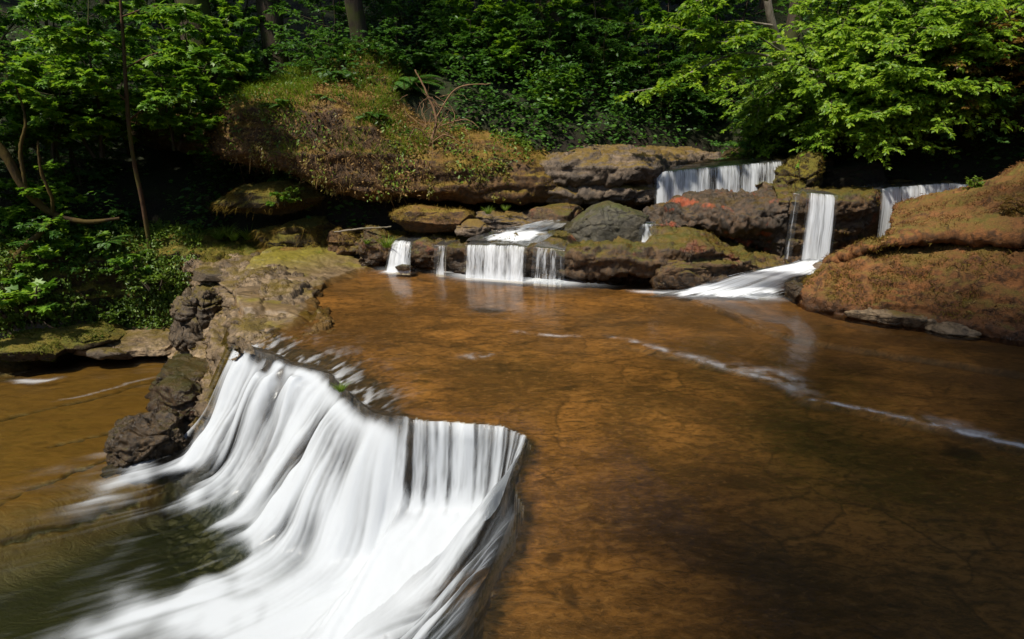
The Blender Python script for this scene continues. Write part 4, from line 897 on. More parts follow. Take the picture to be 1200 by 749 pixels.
def big_tree(seed, h, r0, crown_z, crown_r, nbr, leaf=.26, mat='leaf_dark', lean=(0, 0), nl=5):
    p = Plant(seed); r = p.r
    P = path(r, (0, 0, -.6), (lean[0], lean[1], 1), h, 16, .03); rad = np.linspace(r0, r0 * .15, 17); rad[0] *= 1.5; rad[1] *= 1.12
    trunk = tube_mesh([(resample(np.c_[P, rad], 60)[:, :3], resample(np.c_[P, rad], 60)[:, 3])], 12)
    trunk[0][:] += fbm(trunk[0] * [4, 4, 1.2], 3)[:, None] * unit(np.c_[trunk[0][:, :2] - P[0, :2], np.zeros(len(trunk[0]))]) * r0 * .25
    for b in range(nbr):
        t = crown_z + (1 - crown_z) * (b + r.rand()) / nbr; i = min(int(t * 16), 15); q = P[i] + (P[i + 1] - P[i]) * (t * 16 - i)
        a2 = b * 2.4 + r.uniform(-.5, .5); L = crown_r * (math.sin(math.pi * (.25 + .7 * (t - crown_z) / (1 - crown_z))) * .8 + .3) * r.uniform(.7, 1.15)
        p.branch(q, (math.cos(a2), math.sin(a2), r.uniform(.1, .6)), L, .03 + .012 * L, leaf, 9, nl, -.02, flat=.6, bare=.2, tw=.5)
    (V1, Q1), (V2, Q2_) = p.build(OVAL)
    return proto_from([('trunk', *trunk, M['bark']), ('limbs', V1, Q1, M['bark']), ('crown', V2, Q2_, M[mat])])
def stuff(name, V, Q, mat, label): return tag(mesh_obj(name, V, Q, mat), label, kind='stuff')

PR = {}
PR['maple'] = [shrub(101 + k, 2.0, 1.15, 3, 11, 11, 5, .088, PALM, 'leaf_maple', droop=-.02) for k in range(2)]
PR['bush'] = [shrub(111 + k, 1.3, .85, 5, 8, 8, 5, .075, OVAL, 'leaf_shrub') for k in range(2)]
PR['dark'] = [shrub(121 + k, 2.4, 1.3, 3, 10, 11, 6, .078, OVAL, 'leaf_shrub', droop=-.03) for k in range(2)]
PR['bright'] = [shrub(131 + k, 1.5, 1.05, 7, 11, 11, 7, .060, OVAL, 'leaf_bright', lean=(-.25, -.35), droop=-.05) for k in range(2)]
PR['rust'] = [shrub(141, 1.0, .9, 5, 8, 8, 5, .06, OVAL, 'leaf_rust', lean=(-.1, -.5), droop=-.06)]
PR['fern'] = [fern(151), fern(152, 13, .6)]
PR['tuft'] = [tuft(161, 90, .17), tuft(162, 60, .13)]
PR['herb'] = [shrub(171, .22, .16, 4, 4, 3, 3, .05, OVAL, 'leaf_bank', upr=.5), shrub(172, .28, .20, 3, 4, 3, 2, .07, PALM, 'leaf_maple', upr=.5)]
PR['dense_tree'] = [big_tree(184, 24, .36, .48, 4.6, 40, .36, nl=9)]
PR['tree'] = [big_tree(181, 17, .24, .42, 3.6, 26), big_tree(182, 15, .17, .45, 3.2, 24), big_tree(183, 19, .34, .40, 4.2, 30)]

def xat(px, y): return (px - 600) / FOC * (y * CP - 0 + (y * 0)) if False else ray(px, 250)[0] / ray(px, 250)[1] * y
def onhill(px, y): x = xat(px, y); return (x, y, float(hill(np.array([x]), np.array([y]))[0]) - .04)
rp = random.Random(5)
def put(kind, px, y, sc, label, cat='shrub', group=None, name='shrub', var=None, dz=0.0, rz=None, tilt=(0, 0)):
    x, yy, z = onhill(px, y); pr = PR[kind]; v = rp.randrange(len(pr)) if var is None else var
    return place(pr[v], name, (x, yy, z + dz), rp.uniform(0, 6.28) if rz is None else rz, sc, label, cat, group, tilt)

# ---- tall trees: trunks stand in the picture, crowns close the valley above it
TREES = [  # photo column, distance, prototype, scale, label
    (440, 12.2, 1, 1.0, 'dark leaning tree trunk standing above the dry brush on the mossy cliff'),
    (515, 14.5, 0, 1.0, 'slim dark trunk right behind the dead brush on the cliff top'),
    (640, 14.2, 2, 1.0, 'broad dark tree trunk in the shade above the right end of the mossy cliff'),
    (712, 15.5, 1, 1.05, 'slender dark trunk with bare side limbs above the grey cracked ledge'),
    (800, 17.0, 0, 1.05, 'faint grey trunk far back beyond the bright leafy branch'),
    (345, 13.0, 0, 1.05, 'dark trunk in the gloom above the dry grass of the mossy cliff'),
    (262, 12.0, 2, .95, 'thick dark trunk deep in the black hollow left of the mossy cliff'),
    (45, 13.2, 1, 1.0, 'thin upright dark trunk near the top left corner'),
    (900, 13.5, 1, 1.0, 'dark trunk hidden behind the bright green shrubs'),
    (1075, 12.5, 0, 1.0, 'dark trunk behind the top of the bright right shrubs'),
]
for px, y, v, sc, lb_ in TREES:
    x, yy, z = onhill(px, y)
    place(PR['tree'][v], 'tree', (x, yy, z), rp.uniform(0, 6.28), sc, lb_, 'tree', tilt=(0, .10) if px == 440 else (0, 0))
# trees outside the frame that close the canopy and shade the near right of the shelf
for x, y, v, sc in ((-14.5, 14.5, 2, 1.0), (-9.8, 16.5, 1, 1.1), (-3.0, 16.5, 1, 1.1), (2.5, 18, 2, 1.0), (9.5, 13, 1, 1.0), (12, 9, 2, 1.0), (11.5, 3, 0, 1.0), (-1, 20, 0, 1.1), (6.5, 17, 0, 1.0)):
    z = float(hill(np.array([x]), np.array([y]))[0]); place(PR['tree'][v], 'tree', (x, y, z), rp.uniform(0, 6.28), sc, 'tall dark forest tree beyond the edge of the photo', 'tree', 'forest trees out of the picture')
for x, y, rz, tl in ((-4.6, -9.4, .4, (-.06, 0)), (-1.5, -8.6, 2.4, (-.08, 0))):
    e = place(PR['dense_tree'][0], 'tree', (x, y, -.3), 0, 1.0, 'tall dark forest tree behind the photographer', 'tree', 'forest trees out of the picture', tilt=tl)

# ---- left thicket: maple saplings and bushes in dappled light
LEFT = [  # kind, column, distance, scale, dz, label
    ('maple', -20, 9.6, 1.15, 1.0, 'broad leaved maple sapling at the top left corner of the thicket'),
    ('maple', 70, 9.9, 1.1, 1.3, 'maple sapling with sunlit leaves high left of the thin red trunk'),
    ('maple', 130, 10.3, 1.2, 1.2, 'maple sapling around the upper part of the thin red trunk'),
    ('maple', 215, 10.4, 1.05, 1.5, 'bright leaved maple sapling right of the thin red trunk'),
    ('maple', 20, 9.2, .85, .2, 'low maple sapling behind the mossy leaning log'),
    ('maple', 250, 11.6, 1.1, 1.3, 'shaded maple sapling in front of the thick dark trunk'),
    ('dark', 100, 10.6, .9, .0, 'dim green shrub low behind the thin red trunk'),
    ('dark', 165, 11.4, 1.0, .4, 'dim green shrub in the dark hollow right of the thin red trunk'),
    ('bush', 60, 9.3, .75, .0, 'small leafy bush under the fork of the mossy leaning log'),
    ('bush', 10, 9.4, .8, -.2, 'small leafy bush at the left edge beside the mossy leaning log'),
    ('bush', 125, 9.9, .6, .0, 'little bush at the foot of the thin red trunk'),
    ('dark', 0, 10.8, 1.1, 1.2, 'dense green shrub at the upper left edge'),
    ('dark', 95, 11.8, 1.1, 1.8, 'dense shaded shrub high between the two left trunks'),
    ('maple', 275, 10.5, .55, 1.25, 'maple spray hanging over the dark cave mouth'),
    ('dark', 240, 12.6, 1.1, 1.0, 'dark shrub at the top edge left of the thick dark trunk'),
    ('dark', 290, 12.9, 1.1, 1.0, 'dark shrub at the top edge right of the thick dark trunk'),
    ('dark', 195, 13.2, 1.3, 1.2, 'dark shrub at the top edge above the bright maple sapling'),
    ('bush', 325, 11.9, 1.0, .2, 'leafy bush above the left end of the dry grass'),
]
for kd, px, y, sc, dz, lb_ in LEFT: put(kd, px, y, sc, lb_, 'sapling' if kd == 'maple' else 'shrub', name='maple_sapling' if kd == 'maple' else 'shrub', dz=dz)
# ---- middle slope in the shade
MID = [
    ('dark', 310, 11.6, .9, 'shaded shrub on the slope above the left end of the mossy cliff'),
    ('dark', 350, 12.6, 1.1, 'shaded shrub high on the slope above the dry grass'),
    ('bush', 395, 11.5, .9, 'leafy bush on the cliff top left of the leaning trunk'),
    ('dark', 410, 13.4, 1.1, 'dark shrub at the top edge left of the leaning trunk'),
    ('bush', 470, 11.8, .8, 'leafy bush right of the foot of the leaning trunk'),
    ('dark', 490, 13.2, 1.1, 'dark shrub at the top edge right of the leaning trunk'),
    ('bush', 545, 11.8, .9, 'bush behind the dead brush on the cliff top'),
    ('dark', 560, 13.0, 1.15, 'green shrub in soft light left of the broad dark trunk'),
    ('maple', 585, 12.4, 1.0, 'maple sapling in soft light above the dead brush'),
    ('dark', 620, 12.2, .9, 'dark shrub on the slope above the mossy cliff end'),
    ('maple', 640, 11.4, .6, 'small pale leaved maple above the right end of the mossy cliff'),
    ('dark', 680, 13.5, 1.2, 'dark shrub right of the broad dark trunk'),
    ('dark', 700, 12.4, .8, 'low dark shrub behind the grey cracked ledge'),
    ('maple', 735, 13.6, 1.3, 'maple sapling with layered sprays behind the slender trunk'),
    ('dark', 770, 12.8, .85, 'low shrub behind the left end of the upper fall'),
    ('maple', 800, 13.4, 1.0, 'shaded maple sapling below the bright leafy branch'),
    ('dark', 830, 15.0, 1.3, 'dark shrub far back up the creek'),
    ('dark', 760, 15.4, 1.4, 'dark shrub far up the slope at the top edge'),
    ('dark', 650, 15.0, 1.4, 'dark shrub at the top edge above the broad trunk'),
    ('dark', 540, 15.0, 1.4, 'dark shrub at the top edge above the dead brush'),
]
for kd, px, y, sc, lb_ in MID: put(kd, px, y, sc, lb_, 'sapling' if kd == 'maple' else 'shrub', name='maple_sapling' if kd == 'maple' else 'shrub')
FERNS = [(405, 11.3, 1.0, 'sword fern left of the foot of the leaning trunk'), (450, 11.35, .9, 'sword fern just right of the foot of the leaning trunk'), (482, 11.4, 1.1, 'large sword fern between the leaning trunk and the dead brush'),
         (375, 11.6, 1.0, 'sword fern at the top of the dry grass slope'), (340, 11.2, .9, 'sword fern above the left end of the dry grass'), (505, 12.3, 1.0, 'sword fern up the slope behind the dead brush'), (590, 11.2, .8, 'sword fern in the shade above the middle of the mossy cliff'),
         (440, 12.9, 1.0, 'sword fern high up the slope beside the leaning trunk'), (830, 11.9, .9, 'fern beside the head of the upper fall')]
for px, y, sc, lb_ in FERNS: put('fern', px, y, sc, lb_, 'fern', name='sword_fern', dz=.05)
# ---- right bank: sunlit shrubs hanging over the hollow
def top_of(grid, px, yfront=0.0):
    g = grid; a = ray(px, 300)[0] / ray(px, 300)[1]; col = np.argmin(np.abs((g[:, :, 0] / g[:, :, 1]).mean(1) - a)); return g[col]
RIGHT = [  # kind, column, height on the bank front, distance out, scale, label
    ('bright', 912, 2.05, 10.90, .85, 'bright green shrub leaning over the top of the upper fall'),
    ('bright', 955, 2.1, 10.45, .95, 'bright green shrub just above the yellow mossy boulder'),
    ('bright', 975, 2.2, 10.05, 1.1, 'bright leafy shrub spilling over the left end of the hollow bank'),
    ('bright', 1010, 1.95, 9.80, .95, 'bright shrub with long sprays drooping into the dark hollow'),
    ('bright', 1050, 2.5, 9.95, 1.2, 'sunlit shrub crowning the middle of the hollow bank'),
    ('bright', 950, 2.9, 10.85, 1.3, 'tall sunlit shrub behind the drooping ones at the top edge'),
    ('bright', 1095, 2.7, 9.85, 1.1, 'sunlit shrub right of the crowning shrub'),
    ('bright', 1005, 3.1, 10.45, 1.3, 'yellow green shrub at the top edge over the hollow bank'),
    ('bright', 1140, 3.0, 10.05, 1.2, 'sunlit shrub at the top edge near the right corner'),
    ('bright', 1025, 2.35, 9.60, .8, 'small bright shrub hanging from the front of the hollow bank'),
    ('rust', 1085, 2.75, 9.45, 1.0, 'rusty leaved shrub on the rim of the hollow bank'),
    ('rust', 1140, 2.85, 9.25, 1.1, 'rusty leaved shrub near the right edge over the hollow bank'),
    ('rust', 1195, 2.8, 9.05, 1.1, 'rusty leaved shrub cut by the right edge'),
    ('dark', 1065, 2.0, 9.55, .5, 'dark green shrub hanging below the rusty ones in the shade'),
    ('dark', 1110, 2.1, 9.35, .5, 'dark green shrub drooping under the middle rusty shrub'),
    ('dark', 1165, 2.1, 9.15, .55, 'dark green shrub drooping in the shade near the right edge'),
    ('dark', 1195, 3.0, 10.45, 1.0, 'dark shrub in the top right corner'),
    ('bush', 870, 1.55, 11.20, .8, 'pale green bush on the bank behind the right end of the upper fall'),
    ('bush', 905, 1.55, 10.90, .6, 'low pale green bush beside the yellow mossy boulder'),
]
for kd, px, z, y, sc, lb_ in RIGHT:
    x = xat(px, y)
    place(PR[kd][rp.randrange(len(PR[kd]))], 'shrub', (x, y, z - .1), rp.uniform(-.6, .6), sc, lb_, 'shrub', tilt=(rp.uniform(.1, .45), rp.uniform(-.3, .1)))

# ---- loose growth nobody could count
def scatter_hill(n, seed, xr, yr, hmax):
    r = np.random.RandomState(seed); x = r.uniform(*xr, n * 3); y = r.uniform(*yr, n * 3)
    d = fbm(np.stack([x * .9, y * .9, np.zeros(n * 3)], 1), 3); k = np.argsort(-(d + r.normal(size=n * 3) * .10))[:n]; x, y = x[k], y[k]
    z = hill(x, y); ok = z > .1; x, y, z = x[ok], y[ok], z[ok]; n = len(x)
    pos = np.stack([x, y, z + r.uniform(0, 1, n) ** 1.6 * hmax * (.6 + .8 * np.clip(d[k][ok], -.5, 1))], 1)
    a = r.uniform(0, 2 * math.pi, n); dr = np.stack([np.cos(a), np.sin(a) - .4, r.uniform(-.5, .15, n)], 1)
    nr = np.array([0, -.3, 1.]) + r.normal(size=(n, 3)) * .45
    return pos, dr, nr, r
pos, dr, nr, r = scatter_hill(60000, 301, (-11, 9), (9.4, 16.5), 1.3)
V, Q = leaf_mesh(OVAL, pos, dr, nr, r.uniform(.04, .12, len(pos))); stuff('undergrowth', V, Q, M['leaf_shrub'], 'low leafy undergrowth covering the shaded forest slope')
def scatter_grid(g, nrm, n, seed, cond):
    r = np.random.RandomState(seed); P = g.reshape(-1, 3); N = nrm.reshape(-1, 3).copy()
    fl = np.sign((N * ([0, 0, 2.] - P * [0, 1, .0] + [0, 0, 6])).sum(1)); N *= fl[:, None]
    m = np.where(cond(P, N))[0]; k = m[r.randint(0, len(m), n)]
    return P[k] + r.normal(size=(n, 3)) * .012, N[k], r
colx = lambda P: 600 + P[:, 0] / (P[:, 1] * CP + (EYE - P[:, 2]) * SP) * FOC                     # photo column and row of a point
rowy = lambda P: 374.5 - ((P[:, 2] - EYE) * CP + P[:, 1] * SP) / (P[:, 1] * CP + (EYE - P[:, 2]) * SP) * FOC
def clump(P, sc, th, seed=0): return fbm(P * sc + seed, 3) > th
# dry grass, fallen leaves and small leaves on the mossy cliff
pos, N, r = scatter_grid(CLg, CLn, 9000, 311, lambda P, N: (colx(P) > 275) & (colx(P) < 500) & (P[:, 2] > 1.02) & clump(P, 1.9, -.05))
n = len(pos); d = N * .8 + r.normal(size=(n, 3)) * .8; V, Q = blade_mesh(pos, d, r.uniform(.04, .15, n) * (1 + (r.rand(n) > .93) * 1.2), np.full(n, .003), np.stack([r.normal(size=n) * .4, r.normal(size=n) * .4 - .15, -r.uniform(.2, 1.2, n)], 1))
stuff('dry_grass', V, Q, M['dry'], 'tangle of dry tan grass hanging over the mossy cliff')
pos, N, r = scatter_grid(CLg, CLn, 17000, 310, lambda P, N: (colx(P) > 240) & (colx(P) < 505) & (P[:, 2] > 1.0) & clump(P, 1.3, -.35, 9))
n = len(pos); pos = pos + N * r.uniform(.0, .07, n)[:, None]; V, Q = leaf_mesh(OVAL, pos, N * .4 + r.normal(size=(n, 3)) * .8 - [0, 0, .5], N + r.normal(size=(n, 3)) * .7, r.uniform(.02, .055, n))
stuff('dry_leaves', V, Q, M['dry'], 'dry brown leaves caught in the growth on the mossy cliff')
pos, N, r = scatter_grid(CLg, CLn, 5500, 312, lambda P, N: (((colx(P) > 370) & (colx(P) < 485) & (rowy(P) > 165)) | ((colx(P) > 285) & (colx(P) < 420) & (rowy(P) > 130)) | ((colx(P) > 500) & (colx(P) < 610) & (rowy(P) > 190))) & (P[:, 2] > .98) & clump(P, 3.0, .12))
n = len(pos); pos = pos + N * r.uniform(.01, .10, n)[:, None]; V, Q = leaf_mesh(OVAL, pos, N * .5 + r.normal(size=(n, 3)) * .6 - [0, 0, .5], N + r.normal(size=(n, 3)) * .5 + [0, 0, .5], r.uniform(.018, .05, n))
stuff('small_leaves', V, Q, M['leaf_yellow'], 'small yellow green leaves clinging to the mossy cliff')
pos, N, r = scatter_grid(CLg, CLn, 8000, 313, lambda P, N: (colx(P) > 285) & (colx(P) < 500) & (rowy(P) < 185) & clump(P, 1.6, -.05, 4))
n = len(pos); V, Q = blade_mesh(pos, N * .3 + [0, -.1, 1] + r.normal(size=(n, 3)) * .35, r.uniform(.10, .30, n), np.full(n, .004), np.stack([r.normal(size=n) * .35, r.normal(size=n) * .3 - .2, -r.uniform(.1, .7, n)], 1))
stuff('grass', V, Q, M['grass'], 'fresh green grass growing on top of the mossy cliff')
pos, N, r = scatter_grid(CLg, CLn, 7000, 314, lambda P, N: (colx(P) > 270) & (colx(P) < 620) & (P[:, 2] > 1.05) & clump(P, 1.5, .05, 14))
n = len(pos); pos = pos + N * r.uniform(.01, .14, n)[:, None]; V, Q = leaf_mesh(OVAL, pos, N * .5 + r.normal(size=(n, 3)) * .6 - [0, 0, .3], N + r.normal(size=(n, 3)) * .5 + [0, 0, .6], r.uniform(.02, .07, n))
stuff('green_leaves', V, Q, M['leaf_bank'], 'fresh green leaves in patches over the mossy cliff')
for k, (px, py, sc) in enumerate(((335, 128, .55), (385, 118, .6), (432, 140, .5), (470, 158, .45))):
    place(PR['fern'][k % 2], 'sword_fern', D(px, py, 9.75), k * 1.3, sc, ('leftmost of four small ferns along the mossy cliff top', 'second small fern from the left on the mossy cliff top', 'third small fern from the left on the mossy cliff top', 'small fern nearest the dead brush on the mossy cliff top')[k], 'fern', 'small ferns on the mossy cliff')
# moss tufts on the rust boulder, the cliff and the bank floor
def moss_fuzz(grids, n, seed, cond, mat, label, L=(.012, .035), wd=.004):
    Vs, Qs, o = [], [], 0
    for (g, nn), k in zip(grids, n):
        pos, N, r = scatter_grid(g, nn, k, seed, cond); m = len(pos)
        V, Q = blade_mesh(pos, N + r.normal(size=(m, 3)) * .5, r.uniform(*L, m), np.full(m, wd), r.normal(size=(m, 3)) * .4 - [0, 0, .2], 2); Vs.append(V); Qs.append(Q + o); o += len(V)
    stuff('moss', np.vstack(Vs), np.vstack(Qs), mat, label)
M['moss_gold'] = leaf_mat('gold_moss', [(0, (0.05, 0.03, 0.008)), (.45, (0.12, 0.075, 0.014)), (1, (0.20, 0.15, 0.022))], .15, .9, .1)
M['moss_rust'] = leaf_mat('rust_moss', [(0, (0.06, 0.03, 0.012)), (.5, (0.16, 0.07, 0.024)), (1, (0.17, 0.11, 0.02))], .15, .9, .1)
M['moss_green'] = leaf_mat('green_moss', [(0, (0.04, 0.05, 0.008)), (.5, (0.10, 0.12, 0.012)), (1, (0.21, 0.20, 0.025))], .2, .9, .1)
moss_fuzz([(RRg, RRn)], [16000], 321, lambda P, N: (colx(P) < 1230) & (P[:, 2] > .12) & clump(P, 2.6, .08), M['moss_rust'], 'short rust brown moss over the huge right boulder')
moss_fuzz([(RRg, RRn)], [24000], 322, lambda P, N: (colx(P) < 1230) & (P[:, 2] > .14) & (P[:, 2] < .85) & clump(P, 2.6, .04, 7), M['moss_gold'], 'olive moss patches low on the huge right boulder')
moss_fuzz([(CLg, CLn)], [22000], 323, lambda P, N: (colx(P) > 440) & (P[:, 2] > 1.0) & (N[:, 2] > -.1) & clump(P, 1.6, -.1, 2), M['moss_gold'], 'golden moss on the right half of the mossy cliff')
moss_fuzz([(LLg, LLn), (WLg, WLn)], [14000, 5000], 324, lambda P, N: (P[:, 2] > .2) & (N[:, 2] > .05) & clump(P, 2.4, .05, 3), M['moss_gold'], 'olive moss on the low wet ledge')
moss_fuzz([(LBg, LBn)], [26000], 325, lambda P, N: (P[:, 2] > -1.1) & (colx(P) > -40), M['moss_green'], 'thick green moss on the left bank', (.02, .06))
pos, N, r = scatter_grid(LBg, LBn, 24000, 326, lambda P, N: (P[:, 2] > -1.1) & (P[:, 2] < .35) & (colx(P) > -40) & (colx(P) < 235) & clump(P, 1.7, -.25, 5))
n = len(pos); pos = pos + N * r.uniform(.01, .20, n)[:, None]; V, Q = leaf_mesh(OVAL, pos, N * .5 + r.normal(size=(n, 3)) * .6 - [0, 0, .3], N * .6 + r.normal(size=(n, 3)) * .5 + [0, 0, .7], r.uniform(.02, .065, n))
stuff('bank_leaves', V, Q, M['leaf_bank'], 'small green leaves matting the steep left bank')

# ---- single plants and dead wood
def wood(name, label, cat, tubes_by_part, mat, k=8):
    base = tubes_by_part[0][1][0][0][0]; e = empty(name, base); tag(e, label, cat)
    for nm, tb in tubes_by_part:
        V, Q = tube_mesh([(resample(np.c_[P, R], 40)[:, :3], resample(np.c_[P, R], 40)[:, 3]) for P, R in tb], k)
        V = V + fbm(V * 14, 3)[:, None] * .012 - base; o = mesh_obj(nm, V, Q, M[mat]); o.parent = e
    return e
def pxp(pts): return np.array([D(*p) for p in pts])
wood('fallen_log', 'mossy dead log leaning into the left thicket from the left edge', 'log',
     [('log', [(pxp([(-30, 140, 8.9), (5, 180, 8.95), (28, 220, 9.0), (58, 248, 9.1), (98, 260, 9.2), (140, 256, 9.3)]), [.065, .062, .056, .05, .036, .02])]),
      ('limb', [(pxp([(2, 342, 8.5), (20, 300, 8.7), (44, 276, 8.85), (66, 255, 9.1)]), [.045, .045, .04, .035])]),
      ('limb', [(pxp([(62, 252, 9.1), (60, 230, 9.05), (48, 200, 9.0), (44, 165, 9.0)]), [.03, .025, .02, .012])]),
      ('limb', [(pxp([(30, 222, 9.0), (24, 175, 9.0), (30, 140, 9.05), (18, 100, 9.1)]), [.03, .025, .018, .01])])], 'bark_moss')
def young_tree(name, label, trunk, radii, limbs, leaf, tpl, mat, bark, seed, ntw=9, nl=5, tilt=(0, -.2, 1)):
    p = Plant(seed); base = trunk[0]; T = resample(np.c_[trunk, radii], 40); p.tubes.append((T[:, :3] - base, T[:, 3])); tr = tube_mesh(p.tubes, 8); p.tubes = []
    for pts, r0 in limbs:
        B_ = resample(pts, 14) - base; p.tubes.append((B_, np.linspace(r0, r0 * .25, 14))); L = np.linalg.norm(B_[-1] - B_[0])
        for k in range(int(ntw * max(1, L))):
            i = int(3 + (k + p.r.rand()) / int(ntw * max(1, L)) * 10); d = B_[min(i + 1, 13)] - B_[i - 1]; sd = unit(np.cross(d, [0, 0, 1.])) * (1 if k % 2 else -1)
            p.branch(B_[i], unit(d) * .8 + sd * p.r.uniform(.4, 1) + [0, 0, p.r.uniform(-.3, .25)], p.r.uniform(.25, .5), .006, leaf, 5, nl, -.04, tilt)
        p.twig(B_[5:], leaf, nl * 2, tilt=tilt)
    (V1, Q1), (V2, Q2_) = p.build(tpl)
    return place(proto_from([('trunk', *tr, M[bark]), ('limbs', V1, Q1, M[bark]), ('foliage', V2, Q2_, M[mat])]), name, base, 0, 1, label, 'tree')
young_tree('young_tree', 'thin red barked young tree with maple like leaves in the left thicket', pxp([(176, 290, 9.6), (166, 232, 9.5), (160, 205, 9.5), (154, 172, 9.45), (150, 135, 9.4), (147, 90, 9.4), (144, 40, 9.4), (138, -40, 9.4)]), np.array([.036, .033, .031, .028, .03, .026, .022, .015]),
           [(pxp([(152, 140, 9.4), (175, 122, 9.3), (205, 100, 9.1)]), .014), (pxp([(150, 120, 9.4), (120, 95, 9.2), (80, 85, 9.0)]), .014), (pxp([(147, 80, 9.4), (185, 62, 9.2), (235, 60, 9.0), (265, 70, 8.9)]), .014), (pxp([(146, 60, 9.4), (100, 35, 9.2), (55, 40, 9.0)]), .012), (pxp([(142, 20, 9.4), (190, 5, 9.2), (230, 15, 9.0)]), .012), (pxp([(141, 0, 9.4), (90, -15, 9.2), (40, 5, 9.0)]), .012)],
           .10, PALM, 'leaf_maple', 'bark_red', 401, 7, 4)
young_tree('young_tree', 'pale limbed alder reaching left over the dark gap above the upper fall', pxp([(930, 150, 10.8), (925, 90, 10.5), (905, 30, 10.2), (890, -60, 10.1)]), np.array([.08, .07, .06, .05]),
           [(pxp([(918, 70, 10.1), (870, 62, 9.8), (820, 80, 9.5), (780, 100, 9.3), (738, 108, 9.1)]), .022), (pxp([(905, 30, 10.0), (860, 25, 9.8), (810, 35, 9.5), (785, 30, 9.4)]), .02), (pxp([(900, 0, 10.0), (850, -10, 9.7), (800, 8, 9.5)]), .02), (pxp([(920, 70, 10.1), (890, 78, 9.8), (860, 84, 9.6), (835, 92, 9.5)]), .016), (pxp([(915, 60, 10.1), (880, 40, 9.6), (850, 50, 9.3)]), .014), (pxp([(922, 90, 10.3), (905, 110, 10.2), (885, 125, 10.1)]), .014)],
           .085, OVAL, 'leaf_bright', 'bark_pale', 402, 8, 5)
r = np.random.RandomState(44); tw = []; c0 = D(512, 172, 9.75)
for k in range(70):
    a = c0 + np.array([r.normal() * .16, r.normal() * .12, r.uniform(0, .75)]); d = np.array([r.normal() * .6, r.normal() * .3 - .1, r.uniform(-.9, .5)]); L = r.uniform(.2, .7)
    P = path(r, a, d, L, 7, .22, (0, 0, -.05)); tw.append((P, np.linspace(.006, .0015, 8)))
mainb = [(pxp([(500, 178, 9.6), (511, 140, 9.7), (498, 105, 9.75), (486, 82, 9.8)]), [.022, .02, .016, .01]), (pxp([(510, 140, 9.7), (535, 104, 9.7), (575, 98, 9.6)]), [.014, .01, .005]), (pxp([(505, 168, 9.6), (522, 158, 9.5), (540, 168, 9.4)]), [.012, .009, .004]), (pxp([(505, 165, 9.6), (488, 150, 9.5), (478, 165, 9.4)]), [.012, .008, .004]), (pxp([(508, 150, 9.7), (545, 140, 9.6), (562, 150, 9.5)]), [.010, .007, .003])]
wood('dead_brush', 'heap of bare brown dead branches on top of the mossy cliff', 'dead branches', [('branch', [m_]) for m_ in mainb] + [('twigs', tw)], 'dead', 5)
wood('stick', 'pale bare stick lying behind the thin left fall', 'stick', [('stick', [(pxp([(392, 272, 9.3), (425, 268, 9.25), (458, 266, 9.2)]), [.012, .014, .010])])], 'bark_pale')
# the stick and limbs are single pieces; grass tufts, sprouts and herbs stand on their own
def ray_on(px, py, grids):       # nearest surface point of the listed ledges under a photo point
    best = None
    for g in grids:
        P = g.reshape(-1, 3); e = (colx(P) - px) ** 2 + (rowy(P) - py) ** 2; m = e < 60
        if m.any():
            k = np.where(m)[0]; k = k[np.argmin(P[k, 1])]
            if best is None or P[k, 1] < best[1]: best = P[k]
    return best if best is not None else D(px, py, 9.3)
for px, py, y, kd, v, sc, lb_ in ((454, 289, 8.9, 'tuft', 0, 1.35, 'bright green grass tuft beside the thin left fall'), (572, 250, 9.0, 'tuft', 0, .8, 'left of two small bright grass tufts under the mossy cliff'), (592, 246, 9.05, 'tuft', 1, .75, 'right of two small bright grass tufts under the mossy cliff'),
                          (430, 285, 9.1, 'tuft', 1, .9, 'yellowish grass tuft on the mossy boulders left of the thin left fall'), (345, 228, 9.5, 'herb', 0, 1.0, 'leafy herb growing on the mossy shelf in the cave'), (330, 234, 9.55, 'herb', 1, .8, 'small herb left of the leafy one on the cave shelf'),
                          (372, 300, 9.3, 'tuft', 1, .9, 'grass tuft at the foot of the dark left cave'), (398, 456, 5.0, 'tuft', 0, .62, 'lime green grass tuft growing in the lip of the near waterfall')):
    p = D(px, py, y) if py != 456 else U(400, 458, -.09)
    place(PR[kd][v], 'grass_tuft' if kd == 'tuft' else 'herb', p, rp.uniform(0, 6), sc, lb_, 'grass' if kd == 'tuft' else 'herb')
for k, (px, y) in enumerate(((215, 10.1), (235, 10.2), (252, 10.1), (270, 10.0), (288, 10.1), (305, 10.0), (262, 10.3), (225, 9.8), (320, 9.9), (200, 10.2))):
    place(PR['tuft'][k % 2], 'grass_tuft', (xat(px, y), y, .26), rp.uniform(0, 6), 1.3 + .4 * rp.random(), 'fresh grass tuft in the row along the mossy floor before the black hollow', 'grass', 'grass tufts along the left floor')
p = ray_on(1142, 212, [RRg]); place(PR['herb'][0], 'sprout', p, 0, .9, 'lone green sprout standing on top of the huge rust boulder', 'plant')
p = ray_on(1182, 240, [RRg]); place(PR['rust'][0], 'small_bush', p, 0, .22, 'little red brown bush on the upper face of the huge rust boulder', 'plant')
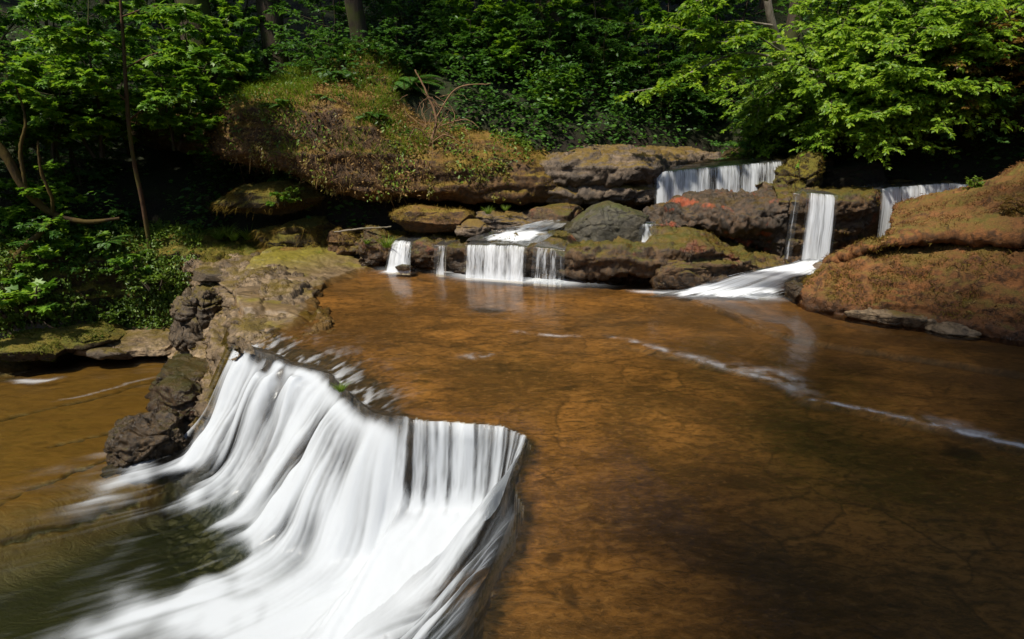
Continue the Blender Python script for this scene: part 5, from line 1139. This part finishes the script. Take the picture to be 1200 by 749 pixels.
for px, py, y, v, sc, lb_ in ((60, 300, 9.0, 1, 1.7, 'broad leaved herb below the fork of the mossy log'), (95, 292, 9.2, 1, 1.4, 'pale leaved herb on top of the green bank'), (15, 352, 8.3, 1, 2.2, 'bright broad leaved plant low at the left edge'), (75, 365, 8.6, 0, 1.3, 'small herb at the foot of the green bank'),
                      (130, 372, 9.0, 0, 1.2, 'small herb low on the green bank near the pale slab'), (112, 398, 8.4, 0, .8, 'tiny herb between the mossy slabs and the pale slab'), (180, 330, 9.1, 0, 1.3, 'leafy herb on the green bank beside the charcoal rock'), (150, 310, 9.2, 1, 1.2, 'herb hanging on the middle of the green bank')):
    place(PR['herb'][v], 'herb', D(px, py, y), rp.uniform(0, 6), sc, lb_, 'herb')
for px, y, sc, lb_ in ((30, 9.25, .9, 'fern beside the mossy leaning log'), (118, 9.35, .7, 'small fern on the rim of the green bank')): place(PR['fern'][1], 'sword_fern', (xat(px, y), y, .3), 1, sc, lb_, 'fern')
# litter: dry needles and fallen leaves on the rust boulder and along the shore
pos, N, r = scatter_grid(RRg, RRn, 1600, 331, lambda P, N: (colx(P) < 1230) & (N[:, 2] > .35))
n = len(pos); V, Q = leaf_mesh(NARROW, pos + N * .006, np.cross(N, r.normal(size=(n, 3))), N + r.normal(size=(n, 3)) * .2, r.uniform(.015, .05, n)); stuff('leaf_litter', V, Q, M['dry'], 'dry needles and fallen leaves on the huge rust boulder')

# moss and dry leaves on the shelves in the cave and on the mossy boulders
on_rock = lambda k: (BO[k][0][:, None, :], BO[k][1][:, None, :])
pos, N, r = [], [], None
for k, n in ((39, 3600), (40, 2600)):
    p_, n_, r = scatter_grid(*on_rock(k), n, 340 + k, lambda P, N: (N[:, 2] > -.45)); pos.append(p_); N.append(n_)
pos, N = np.vstack(pos), np.vstack(N); n = len(pos)
V, Q = blade_mesh(pos, N + r.normal(size=(n, 3)) * .5, r.uniform(.03, .10, n), np.full(n, .004), np.stack([r.normal(size=n) * .4, r.normal(size=n) * .3 - .2, -r.uniform(.4, 1.2, n)], 1)); stuff('hanging_moss', V, Q, M['moss_gold'], 'brown hanging moss on the shelves in the dark left cave')
moss_fuzz([on_rock(32), on_rock(42), on_rock(41), on_rock(36), on_rock(37)], [5000, 3500, 2500, 2000, 2000], 345, lambda P, N: (N[:, 2] > 0) & clump(P, 3.5, -.15, 3), M['moss_gold'], 'golden moss capping the boulders round the small falls')
moss_fuzz([on_rock(62), on_rock(63)], [6000, 4000], 346, lambda P, N: (N[:, 2] > .1), M['moss_green'], 'green moss on the low slabs at the left edge', (.015, .04))
moss_fuzz([(RMg, RMn)], [5000], 347, lambda P, N: (N[:, 2] > .2) & clump(P, 2.2, .12, 6), M['moss_gold'], 'olive moss patches on the pale layered rim')
